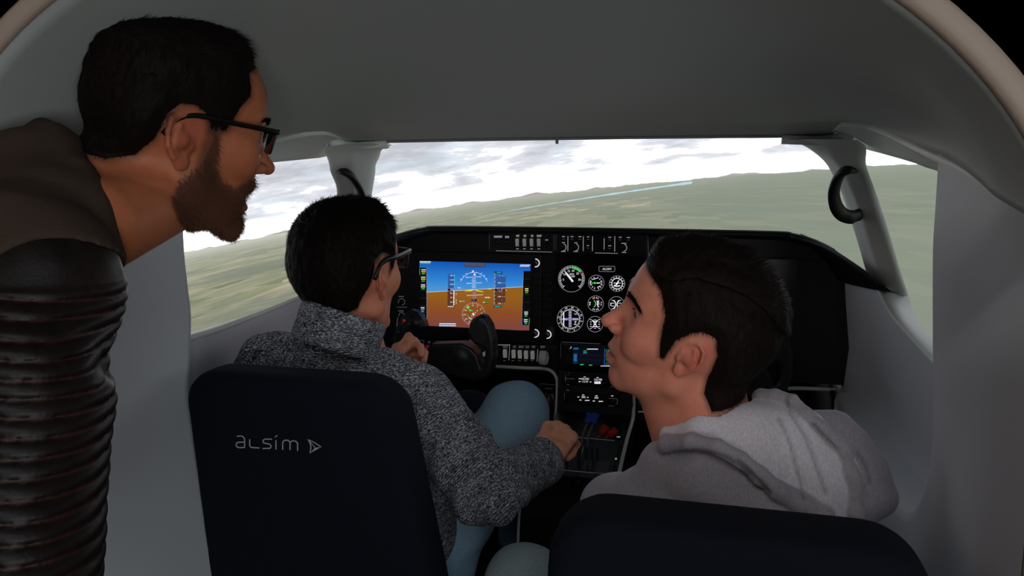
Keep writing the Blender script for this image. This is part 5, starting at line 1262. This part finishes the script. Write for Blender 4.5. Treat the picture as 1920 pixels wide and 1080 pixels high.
def body3(P):
    c=(shL3+shR3)/2; d=ell(P,(c[0],c[1]+.01,.70),(.15,.10,.20)); d=smin(d,ell(P,(.29,1.0,.50),(.145,.11,.15)),.06)
    d=smin(d,chain(P,[shL3,nb3-np.array([0,0,.06]),shR3],[.045,.05,.045],.03),.04)
    d=smin(d,chain(P,[shR3,elR3,wrR3],[.040,.034,.024],.02),.03); d=smin(d,chain(P,[shL3,elL3,wrL3],[.040,.034,.024],.02),.03)
    for a,b_,c_ in((hL3,kL3,aL3),(hR3,kR3,aR3)): d=smin(d,chain(P,[a,b_,c_],[.070,.048,.034],.02),.04)
    return d
vb,qb=surf(body3,(-.16,.84,.05),(.56,1.85,.92),.008); tb=np.tile(np.array(lin('c08a70')[:3]),(len(vb),1))
h3l=lambda P:hand_sd(P,wrL3,np.array([-.1,.9,-.25]),np.array([0,.2,1]),np.array([1,.2,0]),.92,curl=((18,25,18),)*4)
h3r=lambda P:hand_sd(P,wrR3,np.array([-.2,.9,-.3]),np.array([0,.2,1]),np.array([-1,.2,0]),.92,curl=((18,25,18),)*4)
v1,q1=surf(h3l,wrL3-.10,wrL3+.22,.003); v2,q2=surf(h3r,wrR3-.14,wrR3+.22,.003)
VV,QQ,TT=join([(H3.W(V),Q,t),(vb,qb,tb),(v1,q1,htint(v1)),(v2,q2,htint(v2))])
npmesh('body',VV,QQ,skin_mat('skin_fair','cf9a84'),man3,True,{'tint':('FLOAT_COLOR',rgba(TT))})
eyes(H3,man3); 
HD=hairmat('hair_near_black','1d1613')
def th3(P):
    x,y,z=P[:,0],P[:,1],P[:,2]
    top_=sstep(z+.25*np.where(y>0,-1,1)*0,.072,.088)*1.0
    # side parting on the visible (left) side
    part=sstep(z-(.093+.10*(x-.03)*(x>.03)-.28*np.minimum(x-.03,0)**2*30*.1),-.002,.003)
    part=np.where(y<.0,sstep(z,.055,.085),sstep(z-(.106-.5*np.maximum(x-.03,0)-1.6*np.minimum(x+.005,0)**2*3),-.003,.002))
    t=.0045+.002*sstep(-x,.0,.08)+(.007+.002*sstep(x,.02,.075))*part
    return t
hair_part(H3,fn3,hp3,th3,HD,man3,30000,lambda b:.008+.008*sstep(b[:,2],.08,.12)+.002*sstep(b[:,0],.04,.08),.0009,
   lambda b:np.stack([-.35-.35*sstep(b[:,2],.08,.11)+.0*b[:,0],-.9*sstep(b[:,2],.085,.10),-.9*(1-sstep(b[:,2],.08,.10))-.05],1),21,curl=.26,lift=.05)
brows(H3,man3,HD,fn3,420,L=.010); lashes(H3,man3,HD,fn3)
b=MB(); b.tube([H3.w(q) for q in smooth_path([(.078,-.020,-.0575),(.0845,-.010,-.0575),(.0865,0,-.0575),(.0845,.010,-.0575),(.078,.020,-.0575)],4)],.0032,6); b.build('teeth',mat('teeth_ivory','d8d2c2',.3),man3,smooth=True)
# hoodie
LINC,OUTC='f6f0f8','b9b2ba'
D3=lambda L,d:[D(a,b_,dd) for (a,b_),dd in zip(L,d if hasattr(d,'__len__') else [d]*len(L))]
HOODIN=[ (D(1300,805,.985),.030),(D(1370,800,.97),.034),(D(1440,815,.955),.040),(D(1470,870,.93),.050),(D(1500,920,.92),.050) ]
rimA=D3([(1403,753),(1428,741),(1455,738),(1487,750),(1513,775),(1537,799),(1563,826),(1584,852),(1595,884),(1599,925),(1600,960)],[1.0,.975,.955,.935,.920,.910,.902,.896,.892,.890,.890])
rimB=D3([(1236,850),(1252,832),(1295,828),(1345,838),(1390,864),(1425,892),(1460,920),(1500,945),(1540,965)],[1.01,.975,.937,.912,.898,.888,.883,.883,.883])
def lining(P):
    d=chain(P,[D(1262,818,.99),D(1320,804,.965),D(1385,800,.965),D(1420,788,.98)],[.018,.021,.022,.015],.02)
    d=smin(d,chain(P,[D(1400,845,.965),D(1470,840,.95),D(1520,900,.935),D(1520,980,.93)],[.045,.050,.050,.05],.03),.035)
    d=smin(d,chain(P,[D(1420,770,1.0),D(1445,765,.985),D(1475,800,.965),D(1510,850,.95)],[.012,.017,.024,.03],.02),.02)
    # seam down the hood and soft folds
    s1=chain(P,[D(1436,783,.955),D(1460,840,.92),D(1482,880,.905),D(1500,935,.895)],[.004]*4,.001); d=d+.0035*np.exp(-(np.maximum(s1,0)/.0035)**2)
    s2=chain(P,[D(1478,775,.95),D(1500,830,.915),D(1530,880,.90),D(1550,930,.895)],[.003]*4,.001); d=d+.006*np.exp(-(np.maximum(s2,0)/.005)**2)
    return d+.0018*hashnoise(P,30,5)
def rimAf(P): return chain(P,rimA,[.006,.007,.0075,.008,.0085,.0085,.009,.0095,.010,.011,.011],.004)+.0018*np.sin(P[:,2]*170+P[:,0]*60)
def rimBf(P): return chain(P,rimB,[.011,.0105,.010,.0095,.0095,.010,.011,.012,.013],.006)+.0012*hashnoise(P,45,2)
def outer(P):
    c=(shL3+shR3)/2
    d=ell(P,(c[0],c[1]+.01,.70),(.175,.125,.215)); d=smin(d,ell(P,(.29,1.0,.50),(.165,.125,.16)),.06)
    d=smin(d,chain(P,[shL3,D(1330,880,1.0),D(1450,880,.98),shR3],[.058,.05,.05,.056],.02),.04)
    d=smin(d,chain(P,[D(1250,865,1.01),D(1330,890,.965),D(1400,920,.945),D(1450,965,.93)],[.028,.040,.045,.05],.02),.03)
    d=smin(d,chain(P,[D(1245,870,1.02),D(1240,900,1.02)],[.022,.028],.02),.02)
    d=smin(d,chain(P,[shR3+np.array([.0,0,.01]),elR3,wrR3],[.056,.054,.040],.02),.03); d=smin(d,chain(P,[shL3,elL3,wrL3],[.056,.054,.040],.02),.03)
    # folded shell of the hood to the right
    d=smin(d,chain(P,D3([(1530,780),(1570,800),(1600,835),(1625,880),(1640,930)],[.985,.975,.965,.955,.95]),[.008,.014,.018,.022,.028],.02),.018)
    q=chain(P,D3([(1555,800),(1590,850),(1610,890),(1618,930)],[.955,.94,.93,.925]),[.002]*4,.001); d=d+.006*np.exp(-(np.maximum(q,0)/.004)**2)
    q=chain(P,D3([(1245,858),(1300,850),(1380,868),(1440,905)],[.985,.93,.91,.895]),[.002]*4,.001); d=d+.004*np.exp(-(np.maximum(q,0)/.005)**2)
    return d+.0025*hashnoise(P,26,7)
def hoodie(P):
    d=smin(lining(P),outer(P),.008); d=smin(d,rimAf(P),.0045); d=smin(d,rimBf(P),.005)
    nk=neck3(P); d=smax(d,-nk,.004); return np.maximum(d,-(P[:,2]-.40))
def neck3(P):
    return rc(P,H3.w((-.030,0,-.06)),D(1345,805,1.0),.052,.056)
vh,qh=surf(hoodie,(.0,.78,.38),(.58,1.42,.99),.0034)
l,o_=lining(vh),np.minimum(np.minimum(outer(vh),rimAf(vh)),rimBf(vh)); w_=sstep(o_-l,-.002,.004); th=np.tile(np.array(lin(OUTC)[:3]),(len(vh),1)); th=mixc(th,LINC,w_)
def pix(V):
    v=V-CAMP; z=v@fw; return np.stack([960+FPX*(v@rt)/z,540-FPX*(v@up)/z],1)
def seamline(V,L):
    p_=pix(V); d=None
    for (a,b_),(c,e) in zip(L[:-1],L[1:]):
        t=np.clip(((p_[:,0]-a)*(c-a)+(p_[:,1]-b_)*(e-b_))/((c-a)**2+(e-b_)**2),0,1); q=np.hypot(p_[:,0]-a-t*(c-a),p_[:,1]-b_-t*(e-b_)); d=q if d is None else np.minimum(d,q)
    return d
gr=grad(hoodie,vh,.001)
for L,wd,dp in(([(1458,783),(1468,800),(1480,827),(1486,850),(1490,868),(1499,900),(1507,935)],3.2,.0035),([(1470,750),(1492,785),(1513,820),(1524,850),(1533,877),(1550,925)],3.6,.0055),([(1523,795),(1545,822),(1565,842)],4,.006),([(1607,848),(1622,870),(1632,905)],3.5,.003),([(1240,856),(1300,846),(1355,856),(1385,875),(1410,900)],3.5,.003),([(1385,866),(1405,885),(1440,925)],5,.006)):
    sd_=seamline(vh,smooth_path(L,3)); k_=np.exp(-(sd_/wd)**2)*((gr@fw)<.2); vh=(vh-gr*(k_*dp*.75)[:,None]).astype(f32); th=mixc(th,'4c474c',np.clip(k_*.42,0,1))  # seam and fold grooves: crease shade is put into the tint too
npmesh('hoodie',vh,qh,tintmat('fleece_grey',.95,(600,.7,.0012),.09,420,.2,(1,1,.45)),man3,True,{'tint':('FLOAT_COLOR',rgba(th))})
def jeans3(P):
    d=None
    for a,b_,c_ in((hL3,kL3,aL3),(hR3,kR3,aR3)):
        e=chain(P,[a,b_],[.090,.068],.01); e=smin(e,rc(P,b_,c_,.064,.050),.02); d=e if d is None else smin(d,e,.02)
    return smin(d+.003*hashnoise(P,20,1),ell(P,(.29,1.0,.45),(.165,.12,.09)),.05)
vj,qj=surf(jeans3,(-.18,.86,.08),(.56,1.85,.72),.0065); npmesh('jeans',vj,qj,JM,man3,True,{'tint':('FLOAT_COLOR',rgba(np.tile(np.array(lin('b9cbcd')[:3]),(len(vj),1))))})
shoe(man3,aL3,(-.0,1,.05),SHM); shoe(man3,aR3,(.0,1,.05),SHM)
# ================= bearded man leaning in from the left =================
M1=np.array([[0.7223,-0.6838,0.1032],[0.6885,0.7251,-0.0139],[-0.0653,0.0811,0.9946]])@rotm('Y',4)
H1=Head(M1,(-.3504,.7806,1.2968),.925,dict(smile=1,open=.010,jaw=.006,nr=.052,eye=.0035,back=((-.035,0,.03),(.065,.066,.06))))
pin(H1,(.121,0,-.021),512,318,.965)
man1=thing('person','bearded man in brown jacket with ribbed leather sleeves and glasses, leaning in from the left','person',(-.62,.10,0))
nb1=np.array(D(150,400,.83)); worldneck(H1,np.array(D(110,400,.85)),.066,np.array(D(190,420,.80)),.052); H1.M=H1.M@rotm('Z',7)@rotm('Y',4); H1.p.update(ear=1.0,earz=-.011,earx=-.014,open=.016,jaw=.009); pin(H1,(.121,0,-.021),512,318,.965); worldneck(H1,np.array(D(110,400,.85)),.066,np.array(D(190,420,.80)),.052); H1.p['nape']=(-.032,0,-.05)
beard=[(.024,.022),(.030,-.005),(.034,-.030),(.046,-.046),(.062,-.050),(.076,-.040),(.092,-.032),(.125,-.036),(.125,-.135),(.030,-.125),(-.008,-.100),(-.020,-.078),(-.010,-.052),(.002,-.040),(.005,-.008),(.008,.020)]
hp1=[(.068,.125),(.066,.100),(.054,.088),(.058,.062),(.046,.044),(.034,.012),(.012,.008),(.006,.024),(-.008,.032),(-.024,.030),(-.034,.012),(-.042,-.014),(-.056,-.038),(-.085,-.050),(-.16,-.045),(-.16,.20),(.13,.20),(.13,.125)]
def hr1(V,t):
    t=stub(t,V,hp1,'1a1310',.9,.008)
    pd=polysd(V[:,0],V[:,2],beard); lipz=np.exp(-(((V[:,0]-.09)/.014)**2+(V[:,1]/.023)**4+((V[:,2]+.062)/.014)**2))
    return mixc(t,'5a382c',np.clip(sstep(-pd,-.003,.008)*.62*(1-lipz),0,1))
fn1,V,Q,t=headmesh(H1,'c27450','9a5048','b8604c',hr1,h=.0017,lo=(-.17,-.21,-.31),hi=(.135,.16,.14))
shR1=np.array(D(52,500,.72)); elR1=np.array(D(48,700,.655)); wrR1=np.array(D(34,1150,.60)); shL1=np.array([-.52,.50,1.20]); elL1=np.array([-.62,.48,.95]); wrL1=np.array([-.58,.52,.72])
ch1=np.array([-.50,.42,1.10]); pel=np.array([-.66,.12,.92]); 
def body1(P):
    d=chain(P,[ch1,(ch1+pel)/2,pel],[.12,.11,.115],.05); d=smin(d,chain(P,[ch1,nb1-np.array([.05,.06,.02])],[.08,.05],.03),.05)
    d=smin(d,chain(P,[shR1,elR1,wrR1],[.040,.034,.024],.02),.03); d=smin(d,chain(P,[shL1,elL1,wrL1],[.040,.034,.024],.02),.03)
    for s in(-1,1): d=smin(d,chain(P,[pel+np.array([s*.07,-.02*s,-.04]),(pel[0]+s*.09,.13,.48),(pel[0]+s*.09,.06,.09)],[.075,.052,.036],.02),.04)
    return d
vb,qb=surf(body1,(-.95,-.15,.05),(-.15,.75,1.32),.010); tb=np.tile(np.array(lin('c08a70')[:3]),(len(vb),1))
hr_=lambda P:hand_sd(P,wrR1,np.array([0,.15,-1]),np.array([.8,-.2,0]),np.array([0,1,0]),.95,curl=((20,30,20),)*4); hl_=lambda P:hand_sd(P,wrL1,np.array([0,.2,-1]),np.array([-1,0,0]),np.array([0,1,0]),.95,curl=((20,30,20),)*4)
v1,q1=surf(hr_,wrR1-.22,wrR1+.14,.003); v2,q2=surf(hl_,wrL1-.22,wrL1+.14,.003)
VV,QQ,TT=join([(H1.W(V),Q,t),(vb,qb,tb),(v1,q1,htint(v1)),(v2,q2,htint(v2))])
npmesh('body',VV,QQ,skin_mat('skin_warm','c08a70'),man1,True,{'tint':('FLOAT_COLOR',rgba(TT))})
eyes(H1,man1)
def th1(P):
    x,z=P[:,0],P[:,2]; return .0035+.004*sstep(-x,.02,.08)+.014*sstep(z,.045,.105)-.004*sstep(x,.02,.07)*sstep(z,.08,.11)
HF=hairmat('hair_black','17110f')
hair_part(H1,fn1,hp1,th1,HF,man1,26000,lambda b:.006+.010*sstep(b[:,2],.06,.12),.0009,
   lambda b:np.stack([.6*sstep(b[:,2],.06,.12)-.25*(1-sstep(b[:,2],.06,.12)),-.2*np.sign(b[:,1])*sstep(b[:,2],.08,.12),-1.0+1.1*sstep(b[:,2],.06,.11)],1),31,curl=.25,lift=.12)
brows(H1,man1,HF,fn1,380); lashes(H1,man1,HF,fn1)
# beard strands
VL=V; pd=polysd(VL[:,0],VL[:,2],beard); lipm=np.exp(-(((VL[:,0]-.09)/.013)**2+(VL[:,1]/.022)**4+((VL[:,2]+.064)/.017)**2)); earm=ear_mask(VL,H1.p)
mk=sstep(-pd,-.001,.010)*(lipm<.25)*(earm>.006)+1e-9
bp,bn=scatter(VL,Q,24000,mk,7); cb=np.stack([.45+0*bp[:,0],.0*bp[:,0],-.9+0*bp[:,0]],1); cb=cb-bn*(cb*bn).sum(1,keepdims=True)
BM=hairmat('beard_brown','6a4536',.6); o=strands('beard',H1.W(bp),bn@H1.M.T,cb@H1.M.T,.0085,.00075,BM,man1,seg=3,curl=.75,lift=.35,seed=9); o['kind']='stuff'; o['label']='reddish brown curly beard'
b=MB(); mz=-.0555
b.tube([H1.w(q) for q in smooth_path([(.072,-.022,mz+.001),(.0835,-.012,mz-.001),(.0865,0,mz-.0015),(.0835,.012,mz-.001),(.072,.022,mz+.001)],4)],.0038,6,flat=1.3); b.build('teeth',MATS['teeth_ivory'],man1,smooth=True)
glasses(H1,man1,mat('glasses_dark','0b0a0a',.25),.064,.028,-.001,.0013,fx=.106,wid=.0805,ex=-.010)
# jacket: cloth yoke and collar, padded leather sleeves
CLO='4c3e36'; LEA='1d1513'
def ribz(P): return P[:,2]+.10*(P[:,0]+.3)+.003*np.sin(P[:,0]*25)
def sleeve(P,ribs=True):
    d=chain(P,[shR1+np.array([0,0,-.01]),elR1],[.072,.057],.01)
    d=smin(d,rc(P,elR1+np.array([.004,0,-.03]),wrR1,.062,.054),.022)
    d=smin(d,ell(P,tuple(np.array(D(110,540,.70))),(.052,.05,.062)),.03)
    z=ribz(P); ph=z/.0134; tri=np.abs(np.sin(math.pi*ph))
    amp=.0042*sstep(-P[:,2],-1.165,-1.155)
    if ribs: d=d-amp*(tri**.55-.6)
    d=d+.0022*hashnoise(P*np.array([1,1,1.6],f32),20,4)
    # elbow crease
    q=chain(P,[D(130,664,.60),D(165,678,.60),D(205,684,.63),D(215,684,.68)],[.002]*4,.001); d=d+.016*np.exp(-(np.maximum(q,0)/.010)**2)
    return d
colR=[D(62,228,.90),D(100,262,.84),D(140,330,.79),D(172,400,.765),D(205,482,.745)]
def yokec(P):
    d=chain(P,[ch1,pel],[.150,.135],.05)
    d=smin(d,chain(P,[D(-60,420,.86),D(60,380,.83),D(120,420,.79)],[.085,.066,.05],.03),.05)
    d=smin(d,chain(P,[D(30,300,.90),D(90,340,.85)],[.035,.045],.03),.04)
    d=smin(d,rc(P,ch1+np.array([-.02,.05,.05]),shL1,.08,.065),.05); d=smin(d,chain(P,[shR1+np.array([-.01,0,.005]),D(70,430,.76)],[.0735,.055],.02),.04)
    return d+.003*hashnoise(P,18,6)
def collar(P):
    d=chain(P,colR,[.007,.012,.014,.014,.011],.01)
    d=smin(d,chain(P,[D(60,228,.93),D(85,275,.87),D(130,350,.82),D(180,440,.79)],[.006,.014,.018,.014],.01),.014)
    return d
def jacket(P):
    y_=smin(yokec(P),collar(P),.010); d=smin(y_,sleeve(P,False),.006)
    d=smin(d,chain(P,[shL1,elL1,wrL1],[.066,.056,.045],.02),.03)
    d=smin(d,chain(P,[D(218,520,.70),D(224,590,.70)],[.005,.009],.005),.006)
    nk=neck1(P)
    return np.maximum(smax(d,-nk,.004),-(P[:,2]-.74))
def neck1(P): return rc(P,H1.w((-.035,0,-.06)),D(115,395,.845),.054,.066)
SP=[]
for px_,py_ in((-30,500),(0,482),(30,464),(60,452),(90,446),(120,445),(150,450),(172,460)):
    t_=np.linspace(.45,.95,1200)[:,None]; o_=U(px_,py_,D=0.); r_=U(px_,py_,D=1.)-o_; q_=(o_+r_*t_).astype(f32); dd_=jacket(q_); h_=np.argmax(dd_<0)
    if dd_[h_]<0: SP.append(q_[h_])
SP=np.array(SP); SC=np.polyfit(SP[:,0],SP[:,2]+.35*SP[:,1],2); SX=(SP[:,0].min(),SP[:,0].max())
def seam(P): return (P[:,2]+.35*P[:,1]-np.polyval(SC,np.clip(P[:,0],SX[0]-.02,SX[1]+.025)))*.9
def isl(P): return smax(seam(P),-(P[:,0]+.50),.01)
vjk,qjk=surf(lambda P:smax(jacket(P)-.0040,-smax(seam(P),-P[:,0]-.47,.01),.003),(-.92,-.12,.70),(-.12,.82,1.36),.0042)
clo=mat('brown_jacket_cloth',CLO,.95,0,(1200,.8,.001),vary=.2,vscale=300,spec=.1)
jk=npmesh('jacket',vjk,qjk,clo,man1)
vsl,qsl=surf(lambda P:smax(smax(smin(yokec(P),sleeve(P),.006),-neck1(P),.004),smax(seam(P)-.006,-P[:,0]-.478,.01),.003),(-.50,.35,.70),(-.14,.72,1.26),.0023)
lea=tintmat('ribbed_brown_leather',.45,(300,.35,.0006),.2,90,0)
lea.node_tree.nodes['Principled BSDF'].inputs['Specular IOR Level'].default_value=.3
ph_=ribz(vsl)/.0134; gv=np.abs(np.sin(math.pi*ph_)); tl=np.tile(np.array(lin(LEA)[:3]),(len(vsl),1)); tl=mixc(tl,'4a241c',np.exp(-(gv/.16)**2)*.8*sstep(-vsl[:,2],-1.165,-1.155)); tl=mixc(tl,'33241f',np.clip(hashnoise(vsl,14,3),0,1)*.6)
o=npmesh('sleeve',vsl,qsl,lea,jk,True,{'tint':('FLOAT_COLOR',rgba(tl))}); o['label']='dark brown ribbed leather sleeve'
def trou(P):
    d=None
    for s in(-1,1):
        e=chain(P,[pel+np.array([s*.075,-.02*s,-.06]),(pel[0]+s*.09,.13,.48),(pel[0]+s*.09,.06,.11)],[.100,.075,.062],.02); d=e if d is None else smin(d,e,.02)
    return smin(d,ell(P,tuple(pel-np.array([0,0,.04])),(.16,.13,.11)),.05)
vt,qt=surf(trou,(-1.0,-.15,.04),(-.35,.35,1.02),.010); npmesh('trousers',vt,qt,mat('trousers_dark','191a20',.85),man1)
for s in(-1,1): shoe(man1,(pel[0]+s*.09,.06,.125),(.3,.95,0),SHM)
